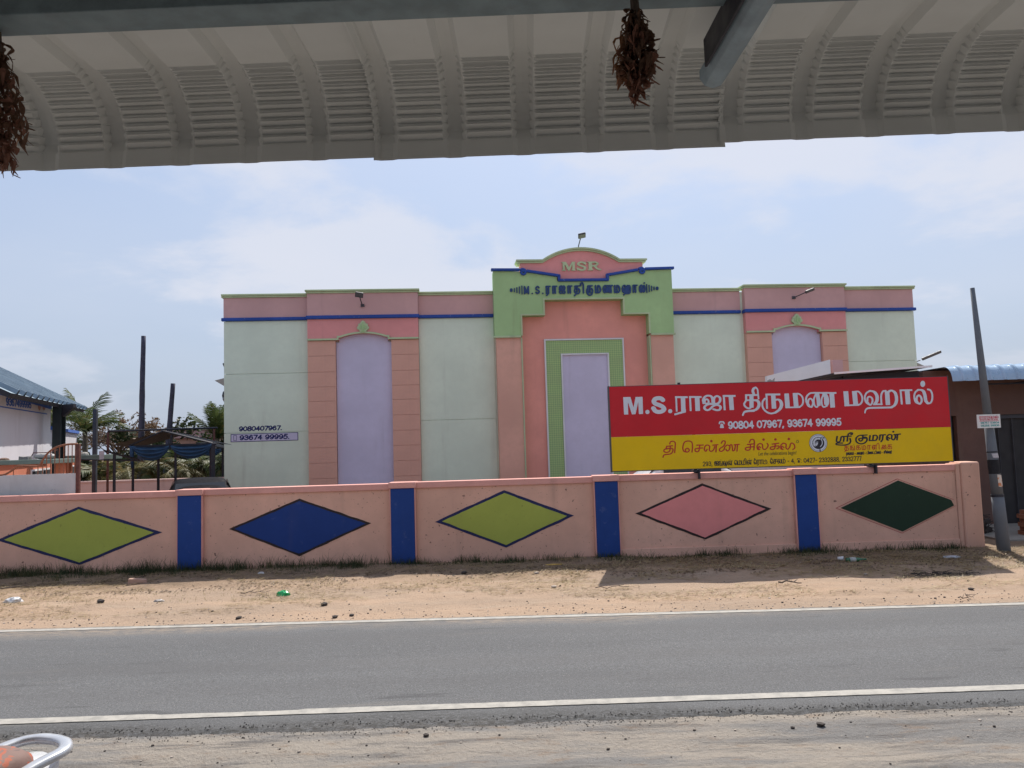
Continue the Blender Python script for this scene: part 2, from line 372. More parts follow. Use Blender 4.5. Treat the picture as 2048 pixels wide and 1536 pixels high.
SPIRAL = [(.12, .30), (.14, .52), (.33, .60), (.50, .38), (.42, .08), (.22, .0), (.03, .25), (.02, .65), (.25, .97), (.50, .98)]
GL = {  # stroke alphabet: glyph -> (advance, [(curved?, points)]); body height 1
 'த': (1.2, [(0, [(.12, 1), (1.05, 1)]), (0, [(.15, 1), (.15, .6)]), (1, [(.55, 1), (.55, .35), (.4, .06), (.15, .06), (.0, .3), (.18, .57), (.55, .57), (.9, .57), (1.05, .32), (.9, .0), (.5, -.12), (.15, -.18), (.0, -.38)])]),
 'க': (1.2, [(0, [(.12, 1), (1.05, 1)]), (0, [(.15, 1), (.15, .6)]), (1, [(.55, 1), (.55, .35), (.4, .04), (.15, .04), (.0, .3), (.18, .57), (.55, .57), (.9, .57), (1.05, .3), (.95, .06), (.75, .02)])]),
 'ச': (1.15, [(0, [(.12, 1), (1.05, 1)]), (0, [(.15, 1), (.15, .6)]), (1, [(.55, 1), (.55, .35), (.4, .04), (.15, .04), (.0, .3), (.18, .57), (.55, .57), (1.0, .57)])]),
 'ம': (1.15, [(0, [(0, 1), (0, 0), (.7, 0)]), (0, [(.45, 1), (.45, 0)]), (1, [(.45, 1), (.75, .97), (.98, .6), (.95, .25), (.7, .0)])]),
 'ர': (.9, [(0, [(.05, 0), (.05, 1), (.8, 1)]), (0, [(.48, 1), (.48, 0), (.08, -.28)])]),
 'ா': (.9, [(0, [(.05, 0), (.05, 1), (.8, 1)]), (0, [(.48, 1), (.48, 0)])]),
 'ன': (1.5, [(1, SPIRAL+[(.68, .75), (.70, .3), (.82, .03), (1.0, .25), (1.05, .6)]), (0, [(.75, 1), (1.4, 1)]), (0, [(1.12, 1), (1.12, 0)])]),
 'ண': (1.9, [(1, SPIRAL+[(.68, .75), (.66, .3), (.72, .05)]), (1, [(.72, .05), (.9, .2), (.95, .7), (1.05, .97), (1.15, .6), (1.12, .2), (1.2, .03), (1.38, .25), (1.42, .7)]), (0, [(.5, 1), (1.85, 1)]), (0, [(1.55, 1), (1.55, 0)])]),
 'ள': (1.3, [(1, SPIRAL+[(.66, .75), (.66, .0)]), (0, [(.5, 1), (1.2, 1)]), (0, [(1.0, 1), (1.0, 0)])]),
 'ல': (1.25, [(1, SPIRAL+[(.66, .72), (.66, .28), (.85, .02), (1.05, .2), (1.10, .6), (.95, .98)])]),
 'வ': (1.25, [(1, SPIRAL+[(.66, .72), (.6, .2), (.55, .0)]), (0, [(.55, 0), (1.1, 0), (1.1, 1)])]),
 'ஹ': (1.75, [(1, SPIRAL+[(.66, .72), (.6, .2), (.55, .0)]), (0, [(.55, 0), (.9, 0)]), (1, [(.88, 0), (.88, .7), (1.05, .98), (1.2, .8), (1.2, 0)]), (1, [(1.2, .7), (1.38, .98), (1.58, .7), (1.55, .1), (1.3, -.15), (.5, -.18), (.25, -.35)])]),
 'ங': (1.25, [(0, [(.0, 0), (.0, 1), (.65, 1)]), (0, [(.3, 1), (.3, 0), (1.1, 0), (1.1, 1)]), (1, [(.3, .5), (.6, .62), (.75, .35), (.65, .0)])]),
 'ட': (1.0, [(0, [(0, 1), (0, 0), (.9, 0)])]),
 'டு': (1.25, [(0, [(0, 1), (0, 0), (.8, 0)]), (1, [(.8, 0), (1.1, .3), (.95, .8), (.6, .95), (.45, .6), (.7, .4)])]),
 'ய': (1.15, [(0, [(0, 1), (0, 0), (1.0, 0), (1.0, 1)]), (1, [(.3, 0), (.5, .3), (.5, 1)])]),
 'ப': (1.0, [(0, [(0, 1), (0, 0), (.85, 0), (.85, 1)])]),
 'ஜ': (1.3, [(1, [(.45, .45), (.2, .35), (.12, .6), (.3, .8), (.45, .62), (.42, .45)]), (1, [(.03, .5), (.05, .85), (.3, 1.02), (.6, .95), (.68, .5)]), (1, [(.68, .5), (.72, .9), (.95, 1.02), (1.1, .8), (1.0, .5), (.6, .38), (.2, .38), (.03, .2), (.2, .0), (.5, .05), (.72, .3), (1.0, .3), (1.12, .1), (.95, -.02), (.65, .02)])]),
 'ஷ': (1.35, [(1, SPIRAL+[(.66, .72), (.6, .2), (.55, .0)]), (0, [(.55, 0), (1.1, 0), (1.1, 1)]), (1, [(.75, .6), (.85, .0), (.8, -.35)])]),
 'ஸ': (1.5, [(1, SPIRAL+[(.66, .72), (.66, .28), (.82, .02), (1.0, .3), (1.02, .9), (1.25, .95), (1.35, .5), (1.25, .05)])]),
 'ரு': (1.35, [(0, [(.25, 0), (.25, 1), (1.1, 1)]), (0, [(.65, 1), (.65, 0)]), (1, [(.2, .7), (.0, .4), (.1, -.1), (.5, -.35), (.95, -.2), (1.15, .25), (1.0, .6), (.75, .55)])]),
 'ி': (.45, [(1, [(-.38, 1.02), (-.30, 1.35), (-.02, 1.45), (.18, 1.2), (.18, .7), (.18, 0)])]),
 'ெ': (.95, [(1, [(.42, .3), (.22, .45), (.08, .2), (.25, .0), (.45, .15), (.42, .3)]), (1, [(.25, 0), (.0, .25), (.02, .8), (.35, 1.12), (.68, .9), (.72, .0)])]),
 'ே': (.95, [(1, [(.42, .3), (.22, .45), (.08, .2), (.25, .0), (.45, .15), (.42, .3)]), (1, [(.25, 0), (.0, .25), (.02, .8), (.35, 1.12), (.68, .9), (.72, .0)]), (1, [(.3, 1.1), (.15, 1.3), (.35, 1.4)])]),
 'ை': (1.35, [(1, [(.35, .3), (.15, .4), (.05, .15), (.2, .0), (.4, .2), (.3, .7), (.5, 1), (.65, .6), (.6, .1), (.8, .0), (.95, .3), (.85, .7), (1.05, 1), (1.2, .6), (1.2, .0)])]),
 '்': (0, 'dot'),
 '0': (.86, [(1, [(.36, 0), (.06, .25), (.06, .75), (.36, 1), (.66, .75), (.66, .25), (.36, 0)])]),
 '1': (.5, [(0, [(.05, .8), (.28, 1), (.28, 0)])]),
 '2': (.84, [(1, [(.06, .75), (.2, .97), (.5, .97), (.64, .72), (.4, .38), (.06, .0)]), (0, [(.06, 0), (.68, 0)])]),
 '3': (.84, [(1, [(.06, .82), (.3, 1), (.6, .85), (.55, .6), (.28, .53)]), (1, [(.28, .53), (.6, .45), (.64, .15), (.32, 0), (.04, .18)])]),
 '4': (.88, [(0, [(.52, 0), (.52, 1), (.03, .3), (.72, .3)])]),
 '5': (.84, [(0, [(.62, 1), (.16, 1), (.1, .52)]), (1, [(.1, .52), (.4, .64), (.64, .4), (.55, .08), (.25, .0), (.04, .15)])]),
 '6': (.86, [(1, [(.58, .88), (.36, 1), (.1, .75), (.06, .35), (.3, 0), (.62, .15), (.62, .48), (.36, .62), (.08, .42)])]),
 '7': (.8, [(0, [(.04, 1), (.66, 1), (.26, 0)])]),
 '8': (.86, [(1, [(.36, .53), (.1, .72), (.2, .98), (.52, .98), (.62, .72), (.36, .53), (.06, .3), (.16, .02), (.56, .02), (.66, .3), (.36, .53)])]),
 '9': (.86, [(1, [(.14, .12), (.36, 0), (.62, .25), (.66, .65), (.42, 1), (.1, .85), (.1, .52), (.36, .38), (.64, .58)])]),
 '.': (.36, [(0, [(.08, .02), (.1, .02)])]), ',': (.36, [(0, [(.12, .04), (.05, -.16)])]), '-': (.6, [(0, [(.08, .45), (.42, .45)])]),
 ':': (.36, [(0, [(.1, .05), (.12, .05)]), (0, [(.1, .65), (.12, .65)])]), ' ': (.5, []),
 'M': (1.05, [(0, [(.05, 0), (.05, 1), (.42, .15), (.8, 1), (.8, 0)])]),
 'S': (.9, [(1, [(.68, .82), (.4, 1), (.1, .82), (.15, .58), (.55, .43), (.68, .2), (.38, .0), (.05, .18)])]),
 'R': (.95, [(0, [(.06, 0), (.06, 1)]), (1, [(.06, 1), (.5, .98), (.68, .75), (.5, .5), (.06, .5)]), (0, [(.4, .5), (.72, 0)])]),
 '☎': (1.1, [(1, [(.02, .72), (.1, .95), (.45, 1), (.8, .95), (.88, .72)]), (0, [(.2, .1), (.7, .1), (.55, .6), (.35, .6), (.2, .1)]), (0, [(.3, .3), (.6, .3)])]),
}
def tokens(s):
    out = []; i = 0
    while i < len(s):
        if s[i:i+2] in ('டு', 'ரு'): out.append(s[i:i+2]); i += 2
        else: out.append(s[i]); i += 1
    return out
def word(s, gap=0.0):
    """visual-order string -> strokes in body units and the total advance"""
    x = 0.0; st = []; last = 0.0
    for g in tokens(s):
        adv, ss = GL[g]
        if ss == 'dot':
            st.append([(x-last*0.5-.02, 1.32), (x-last*0.5+.02, 1.32)]); continue
        for cv, p in ss:
            st.append([(a+x, b) for a, b in (smooth_path(p, 6) if cv else p)])
        if adv: last = adv
        x += adv + gap
    return st, x-gap
def fit_word(s, p0, p1, h, hw, hh=None, gap=0.0, slant=0.0, skew=0.0):
    """strokes placed from p0 (x,z of baseline start) to p1 (baseline end), body height h"""
    st, L = word(s, gap)
    kx = (p1[0]-p0[0])/L; kz = (p1[1]-p0[1])
    return [('s', [(p0[0]+x*kx+slant*z*h, p0[1]+kz*x/L+z*h) for x, z in q], hw, hh or hw, False) for q in st]
def disc(cx, cz, r0, r1, n=28): return ('p', [(cx+r0*math.cos(2*math.pi*k/n), cz+r1*math.sin(2*math.pi*k/n)) for k in range(n)])

# ------------------------------------------------------------------ materials
M_mint = paint('mint_plaster', (.70, .78, .64), .06, .11, 0.0)
M_mauve = paint('mauve_plaster', (.61, .37, .355), .07, .12)
M_pink = paint('pink_plaster', (.74, .31, .30), .07, .12)
M_salmon = paint('salmon_plaster', (.71, .40, .31), .08, .12)
M_recess = paint('rose_plaster', (.80, .345, .285), .07, .10)
M_lav = paint('lavender_plaster', (.60, .56, .715), .06, .11)
M_green = paint('green_plaster', (.39, .57, .28), .07, .12)
M_pale = paint('pale_green_trim', (.48, .57, .35), .10, .25, wear=.35, wearcol=(.6, .55, .48))
M_blue = paint('blue_trim', (.035, .085, .34), .14, .12, wear=.30, wearcol=(.45, .5, .6))
M_white = paint('white_trim', (.72, .72, .74), .06, .12)
M_wall = paint('boundary_pink', (.70, .415, .315), .11, .20, speck=.75, wear=.12, wearcol=(.5, .3, .25))
M_cope = paint('coping_pink', (.68, .345, .295), .12, .15, speck=.3, wear=.30, wearcol=(.62, .45, .4))
M_wblue = paint('pillar_blue', (.020, .058, .235), .10, .06, speck=.0, wear=.10, wearcol=(.30, .32, .42))
M_olive = paint('olive_paint', (.37, .42, .085), .08, .12, speck=.25)
M_dblue = paint('deep_blue_paint', (.018, .048, .20), .08, .06, wear=.03)
M_rosed = paint('rose_paint', (.74, .265, .255), .07, .08)
M_dgreen = paint('dark_green_paint', (.022, .045, .028), .12, .0, wear=.03, wearcol=(.3, .35, .3))
M_outl = plain('outline_paint', (.02, .025, .09), .8)
M_outk = plain('outline_black_paint', (.03, .02, .02), .8)
M_outr = plain('outline_red_paint', (.42, .10, .10), .8)
M_red = plain('red_vinyl', (.56, .017, .026), .55, var=.06, scale=1.5, spec=.3)
M_yel = plain('yellow_vinyl', (.78, .50, .002), .55, var=.05, scale=1.5, spec=.3)
for M_ in (M_red, M_yel): bump(M_.node_tree, M_.node_tree.nodes['Principled BSDF'], noise(M_.node_tree, 1.6, 4, .55, (1, 1, 1.6)), .35, .03)
M_wvin = plain('white_vinyl', (.66, .68, .74), .5, var=.03)
M_rvin = plain('red_ink', (.50, .03, .02), .6, var=.05)
M_kvin = plain('black_ink', (.025, .02, .03), .6)
M_navy = plain('navy_paint', (.02, .025, .12), .8)
M_frame = plain('steel_frame', (.10, .10, .11), .5, .6)
M_dark = plain('dark_steel', (.035, .035, .045), .55, .4)
M_conc = paint('bare_concrete', (.36, .34, .31), .15, .25, speck=.2)
M_letter = plain('dusk_blue_letter', (.025, .06, .17), .7)

# ================================================================== GROUND AND ROAD
FAR = lambda x: 8.73 - 0.0163 * x          # centre of the far edge line
NEAR = lambda x: 5.885 + 0.0106 * x        # centre of the near edge line
from mathutils import noise as mnoise
def gz(x, y):
    """height of the verge: flat under the road, lumpy sand beyond"""
    f = FAR(x) + .10; n = NEAR(x) - .38
    if y > f:
        k = min(1, (y - f) / .8)
        h = .035 * mnoise.noise(Vector((x * .9, y * 1.3, 0))) + .016 * mnoise.noise(Vector((x * 3.1, y * 4.2, 3)))
        if y < 12.7: h += .05 * max(0, (y - 10.8)) / 1.8 * (1 if x < 2 else .6)
        if y > 14: h = min(h, 0.0) - .02
        return -.012 + k * (h + .012)
    if y < n:
        k = min(1, (n - y) / .5)
        h = -.035 + .022 * mnoise.noise(Vector((x * .8, y * 2.6, 7))) + .016 * mnoise.noise(Vector((x * 2.0, y * 7, 9))) + .008 * mnoise.noise(Vector((x * 5, y * 15, 4)))
        return -.012 + k * (h + .012)
    return -.012
def axis(core0, core1, step, outs):
    a = list(np.arange(core0, core1, step)); return sorted([-o for o in outs if -o < core0] + a + [o for o in outs if o > core1])
gxs = axis(-14, 13, .12, [16, 20, 28, 40, 70, 150, 400, 1200])
gys = [-1200, -400, -100, -40, -15, -6, -2, 0, 1.5, 2.5] + list(np.arange(3.2, 5.8, .06)) + list(np.arange(5.8, 8.6, .4)) + list(np.arange(8.6, 13.2, .06)) + [13.6, 14.2, 15, 17, 20, 25, 30, 40, 60, 120, 400, 1200]
gv = [(x, y, gz(x, y)) for y in gys for x in gxs]
nx = len(gxs)
gf = [(j*nx+i, j*nx+i+1, (j+1)*nx+i+1, (j+1)*nx+i) for j in range(len(gys)-1) for i in range(nx-1)]
m, nt, b = new_mat('sandy_ground')
tcg = node(nt, 'ShaderNodeTexCoord'); sg = node(nt, 'ShaderNodeSeparateXYZ'); nt.links.new(tcg.outputs['Object'], sg.inputs[0])
wob = node(nt, 'ShaderNodeMath', operation='MULTIPLY_ADD'); wob.inputs[1].default_value = 2.6
nt.links.new(noise(nt, .55, 6, .6), wob.inputs[0]); nt.links.new(sg.outputs['Y'], wob.inputs[2])
sand = mix(nt, ramp(nt, noise(nt, .8, 6, .6, (.45, 1.6, 1)), .35, .65), (.42, .30, .215), (.35, .262, .195))
sand = mix(nt, ramp(nt, noise(nt, 2.5, 7, .65, (.35, 1.8, 1)), .52, .72, 0, .7), sand, (.43, .335, .255))
soil = mix(nt, ramp(nt, noise(nt, 3.0, 7, .7), .35, .65), (.205, .150, .105), (.30, .215, .15))
near = mix(nt, ramp(nt, noise(nt, 1.3, 8, .66, (.3, 1.7, 1)), .42, .58), (.315, .280, .242), (.208, .200, .193))
near = mix(nt, ramp(nt, noise(nt, 4.0, 8, .75, (.22, 2.0, 1)), .50, .64, 0, .8), near, (.135, .127, .122))
near = mix(nt, ramp(nt, noise(nt, 3.1, 8, .75, (.25, 1.8, 1)), .54, .70, 0, .8), near, (.37, .325, .275))
base = mix(nt, ramp(nt, wob.outputs[0], 7.6, 8.8), near, sand)
base = mix(nt, ramp(nt, wob.outputs[0], 12.2, 13.1), base, soil)
base = mix(nt, ramp(nt, noise(nt, 5.5, 7, .7, (.6, 1.6, 1)), .54, .70, 0, .55), base, (.235, .165, .115))
base = mix(nt, ramp(nt, noise(nt, 22, 6, .75), .57, .70, 0, .7), base, (.12, .095, .075))
base = mix(nt, ramp(nt, noise(nt, 40, 4, .7), .62, .70, 0, .55), base, (.46, .38, .30))
nt.links.new(base, b.inputs['Base Color']); b.inputs['Roughness'].default_value = .95; b.inputs['Specular IOR Level'].default_value = .1
bump(nt, b, noise(nt, 26, 8, .72), .9, .03)
ground = bpy.data.objects.new('ground', bpy.data.meshes.new('ground'))
ground.data.from_pydata(gv, [], gf); ground.data.materials.append(m)
ground.data.polygons.foreach_set('use_smooth', [True]*len(ground.data.polygons)); col.objects.link(ground)
tag(ground, 'sandy unpaved ground on both sides of the road', None, None, 'structure')

m, nt, b = new_mat('worn_asphalt')
a = mix(nt, ramp(nt, noise(nt, .5, 5, .6, (.3, 2.2, 1)), .35, .65), (.118, .121, .127), (.146, .149, .155))
a = mix(nt, ramp(nt, noise(nt, 60, 4, .85), .40, .62, 0, .85), a, (.080, .079, .080))
a = mix(nt, ramp(nt, noise(nt, 75, 3, .85), .58, .70, 0, .8), a, (.34, .325, .31))
a = mix(nt, ramp(nt, noise(nt, 1.6, 6, .6, (.5, 3.2, 1)), .60, .70, 0, .5), a, (.055, .055, .058))
a = mix(nt, ramp(nt, noise(nt, 2.1, 6, .6, (.3, 2.5, 1)), .60, .74, 0, .4), a, (.20, .185, .165))
tca = node(nt, 'ShaderNodeTexCoord'); sa = node(nt, 'ShaderNodeSeparateXYZ'); nt.links.new(tca.outputs['Object'], sa.inputs[0])
wa = node(nt, 'ShaderNodeMath', operation='MULTIPLY_ADD'); wa.inputs[1].default_value = .9
nt.links.new(noise(nt, .9, 6, .62, (.4, 1, 1)), wa.inputs[0]); nt.links.new(sa.outputs['Y'], wa.inputs[2])
dustn = noise(nt, 18, 6, .7, (.35, 1.4, 1))
rim = ramp(nt, wa.outputs[0], 6.02, 6.30, .95, 0)
rg = node(nt, 'ShaderNodeMath', operation='MULTIPLY'); nt.links.new(rim, rg.inputs[0]); nt.links.new(ramp(nt, noise(nt, 34, 6, .85, (.6, 1, 1)), .38, .58), rg.inputs[1])
a = mix(nt, rg.outputs[0], a, (.050, .048, .046))
for lo_, hi_, k_ in ((8.75, 9.25, .75), (6.05, 5.80, .35)):          # sand drifted on to both edges
    dm = node(nt, 'ShaderNodeMath', operation='MULTIPLY'); nt.links.new(ramp(nt, wa.outputs[0], min(lo_, hi_), max(lo_, hi_), *((0, k_) if lo_ < hi_ else (k_, 0))), dm.inputs[0]); nt.links.new(ramp(nt, dustn, .35, .62), dm.inputs[1])
    a = mix(nt, dm.outputs[0], a, (.30, .24, .185))
for c_, k_ in ((7.55, .35), (8.55, .30), (6.9, .25)):                # polished wheel tracks
    df = node(nt, 'ShaderNodeMath', operation='SUBTRACT'); df.inputs[1].default_value = c_; nt.links.new(wa.outputs[0], df.inputs[0])
    ab = node(nt, 'ShaderNodeMath', operation='ABSOLUTE'); nt.links.new(df.outputs[0], ab.inputs[0])
    a = mix(nt, ramp(nt, ab.outputs[0], .0, .30, k_, 0), a, (.105, .103, .105))
nt.links.new(a, b.inputs['Base Color']); b.inputs['Roughness'].default_value = .88; b.inputs['Specular IOR Level'].default_value = .25
bump(nt, b, noise(nt, 110, 4, .8), .6, .012)
M_asph = m
m, nt, b = new_mat('broken_asphalt')
a = mix(nt, ramp(nt, noise(nt, 30, 4, .8), .40, .60), (.075, .070, .066), (.22, .20, .175))
nt.links.new(a, b.inputs['Base Color']); b.inputs['Roughness'].default_value = .95
bump(nt, b, noise(nt, 60, 4, .8), 1.0, .03)
M_brok = m
mb = MB()
xs = [-300, -120, -60, -30, -20] + list(np.arange(-14, 14.01, .07)) + [20, 30, 60, 120, 300]
rows = []
for x in xs:
    core = abs(x) < 14.5
    e0 = NEAR(x) - .30 - (.07 * mnoise.noise(Vector((x*1.1, 0, 1))) + .05 * mnoise.noise(Vector((x*6, 0, 2))) if core else 0)
    e1 = FAR(x) + .10 + (.04 * mnoise.noise(Vector((x*2, 0, 4))) + .02 * mnoise.noise(Vector((x*8, 0, 5))) if core else 0)
    rows.append([(x, e0 - .10, -.022), (x, e0, -.002), (x, 6.6, .006), (x, 7.6, .006), (x, e1, .0), (x, e1 + .03, -.03)])
n = 6
mb.add([p for r in rows for p in r], [(i*n+k, (i+1)*n+k, (i+1)*n+k+1, i*n+k+1) for i in range(len(rows)-1) for k in range(n-1)])
road = mb.build('road', M_asph); tag(road, 'grey asphalt road with white edge lines', None, None, 'structure')
# crumbled near edge: loose chips of asphalt
mb = MB()
for i in range(4200):
    x = rnd.uniform(-7, 7); y = NEAR(x) - .33 - .05 * mnoise.noise(Vector((x*1.1, 0, 1))) + rnd.gauss(0, .05)
    s = rnd.uniform(.003, .008); z = max(gz(x, y), -.012 if y < NEAR(x) - .30 else .002) + s * .3; a0 = rnd.uniform(0, 6)
    P = [(x+s*math.cos(a0+k*2.09)*rnd.uniform(.7, 1.2), y+s*math.sin(a0+k*2.09)*rnd.uniform(.7, 1.2), z-s*.5) for k in range(3)]
    mb.add(P + [(x, y, z+s*.6)], [(0, 1, 3), (1, 2, 3), (2, 0, 3)])
o = mb.build('asphalt_crumbs', M_brok); tag(o, 'loose dark asphalt chips along the broken near road edge', 'rubble', None, 'stuff')
m, nt, b = new_mat('road_line_paint')
a = mix(nt, ramp(nt, noise(nt, 9, 7, .7), .35, .7), (.37, .35, .315), (.25, .24, .22))
a = mix(nt, ramp(nt, noise(nt, 60, 4, .8), .60, .70, 0, .8), a, (.16, .15, .15))
nt.links.new(a, b.inputs['Base Color']); b.inputs['Roughness'].default_value = .85
for fn, hw in ((FAR, .050), (NEAR, .055)):
    mb = MB(); rows = []
    for x in [-300, -60, -20] + list(np.arange(-12, 12.01, .06)) + [20, 60, 300]:
        j = .006 * mnoise.noise(Vector((x*9, hw*50, 0))); j2 = .006 * mnoise.noise(Vector((x*11, hw*80, 5)))
        if mnoise.noise(Vector((x*1.7, hw*100, 8))) > .45: j2 -= .02
        y0, y1 = fn(x)-hw+j, fn(x)+hw+j2
        zz0 = lambda y: .0042 + .006 * max(0, min(1, (y - (NEAR(x)-.3)) / (6.6-(NEAR(x)-.3)) if y < 7 else (FAR(x)+.1-y) / (FAR(x)+.1-7.6)))
        rows.append([(x, y0, zz0(y0)), (x, y1, zz0(y1))])
    mb.add([p for r in rows for p in r], [(2*i, 2*i+2, 2*i+3, 2*i+1) for i in range(len(rows)-1)])
    mb.build('edge_line', m, road)

# ================================================================== BOUNDARY WALL
WY, WT = 12.6, 1.345
bw = thing('boundary_wall', 'low pink compound wall with coloured diamonds and blue pillars along the road', 'wall', (0, WY, 0))
TOPZ = lambda x: WT + .0035 * x
# pillars: left and right edges along the wall
PIL = [(-9.32, -8.95), (-5.47, -5.09), (-2.02, -1.64), (1.29, 1.66), (4.54, 4.88)]
ends = [-13.5] + [v for p in PIL for v in p] + [7.16]
for i in range(0, len(ends), 2):
    a, c = ends[i], ends[i+1]
    zt = TOPZ((a+c)/2)
    MB().box(a, c, .02, .22, -.3, zt-.10).build('wall_panel', M_wall, bw)
    MB().box(a+.004, c-.004, -.012, .25, zt-.098, zt).build('coping', M_cope, bw, bevel=.008)
    if a > -1:                                                      # plinth course that shows at the right
        MB().box(a+.004, c-.004, -.012, .018, -.3, .17).build('plinth', M_wall, bw, bevel=.006)
for a, c in PIL:
    zt = TOPZ((a+c)/2)
    MB().box(a, c, -.055, .24, -.3, zt-.085).build('pillar', M_wblue, bw, bevel=.008)
    MB().box(a-.03, c+.03, -.075, .26, zt-.083, zt+.012).build('pillar_cap', M_cope, bw, bevel=.008)
    for xx in (a-.022, c+.003):
        MB().box(xx, xx+.019, -.045, .01, -.3, zt-.088).build('pillar_edge', M_cope, bw)
zt = TOPZ(7.2)
MB().box(7.165, 7.24, .0, .30, -.3, zt+.005).build('end_pier', M_wall, bw, bevel=.012)
MB().box(7.242, 7.55, -.03, .34, -.3, zt+.03).build('end_pier', M_wall, bw, bevel=.03)
MB().box(7.26, 7.50, .345, 3.0, -.3, 1.25).build('return_wall', M_wall, bw)
def wobble(poly, amp, seed):
    out = []
    for i, (x, z) in enumerate(poly):
        x2, z2 = poly[(i+1) % len(poly)]
        for k in range(26):
            t_ = k/26; X_, Z_ = x+(x2-x)*t_, z+(z2-z)*t_
            out.append((X_+amp*mnoise.noise(Vector((X_*5, Z_*5, seed))), Z_+amp*mnoise.noise(Vector((X_*5, Z_*5, seed+9)))+amp*.4*mnoise.noise(Vector((X_*22, Z_*22, seed)))))
    return out
def diamond(pix, mat, omat, ow=.028):
    P = [at(px, py, WY) for px, py in pix]
    c = sum(P, Vector()) / 4
    P = [(p.x, p.z) for p in P]
    cx, cz = c.x, c.z
    k = ow / abs(P[0][1]-P[2][1]) * 2.6
    Q = [(cx+(x-cx)*(1+k), cz+(z-cz)*(1+k)) for x, z in P]
    MB().prism(wobble(Q, .008, 1), .015, .022).build('diamond_outline', omat, bw)
    MB().prism(wobble([(cx+(x-cx)*(1-k*.25), cz+(z-cz)*(1-k*.25)) for x, z in P], .008, 5), .009, .0145).build('diamond', mat, bw)
diamond([(156, 1018), (310, 1065), (158, 1126), (4, 1080)], M_olive, M_outl)
diamond([(598, 1001), (733, 1047), (598, 1109), (466, 1058)], M_dblue, M_outk, .022)
diamond([(1008, 985), (1137, 1032), (1012, 1091), (881, 1043)], M_olive, M_outl)
diamond([(1405, 971), (1534, 1018), (1411, 1076), (1281, 1027)], M_rosed, M_outk, .024)
P = [(1797, 961), (1903, 1000), (1909, 1011), (1806, 1063), (1682, 1016)]
c0 = [at(px, py, WY) for px, py in P]
for p in c0: p.x = min(p.x, 7.14)
MB().prism([(p.x, p.z) for p in c0], .009, .0145).build('diamond', M_dgreen, bw)
cx = sum(p.x for p in c0)/5; cz = sum(p.z for p in c0)/5
for p, q in zip(c0, c0[1:]+c0[:1]):
    if p.x > 7.05 and q.x > 7.05: continue
    f = lambda v, k: (min(7.15, cx+(v.x-cx)*k), cz+(v.z-cz)*k)
    MB().prism([f(p, 1.055), f(q, 1.055), f(q, 1.075), f(p, 1.075)], .016, .021).build('diamond_outline', M_outr, bw)

# ================================================================== BILLBOARD
bb = thing('billboard', 'long red and yellow hoarding standing on top of the pink wall', 'billboard', (1.585, 12.57, 0))
BX, BY = 1.585, 12.57
tl, trr, bl, br = at(1219, 774, BY), at(1890, 758, BY), at(1224, 943, BY), at(1904, 921, BY)
L0, L1 = 0.0, trr.x-BX+.02
ZT, ZB, ZM = 2.795, 1.428, 1.975
def ub(px, py):                                  # pixel to board plane (x, z) local
    p = at(px, py, BY-.03); return (p.x-BX, p.z)
MB().box(L0, L1, -.028, .0, ZM+.001, ZT).build('red_panel', M_red, bb)
MB().box(L0, L1, -.028, .0, ZB, ZM-.001).build('yellow_panel', M_yel, bb)
fr = MB(); fr.box(L0-.022, L0-.002, -.03, .06, ZB-.02, ZT+.015).box(L1+.002, L1+.014, -.03, .06, ZB-.02, ZT+.015)
fr.box(L0-.001, L1+.001, .004, .06, ZT-.05, ZT+.012).box(L0-.001, L1+.001, .004, .06, ZB-.015, ZB+.035)
fr.build('frame', M_frame, bb)
for px in (1393, 1746):
    x = at(px, 938, BY).x-BX
    MB().box(x-.022, x+.022, .062, .105, .05, ZT-.05).build('post', M_dark, bb)
    MB().box(x+.02, x+.045, -.062, .10, 1.26, ZB-.022).build('bracket', M_dark, bb)
    MB().box(x-.06, x+.02, -.03, .10, ZB-.06, ZB-.022).build('bracket', M_dark, bb)
x = at(1360, 769, BY).x-BX
MB().box(x-.02, x+.02, .07, .11, ZT-.1, ZT+.045).build('bracket', M_dark, bb)
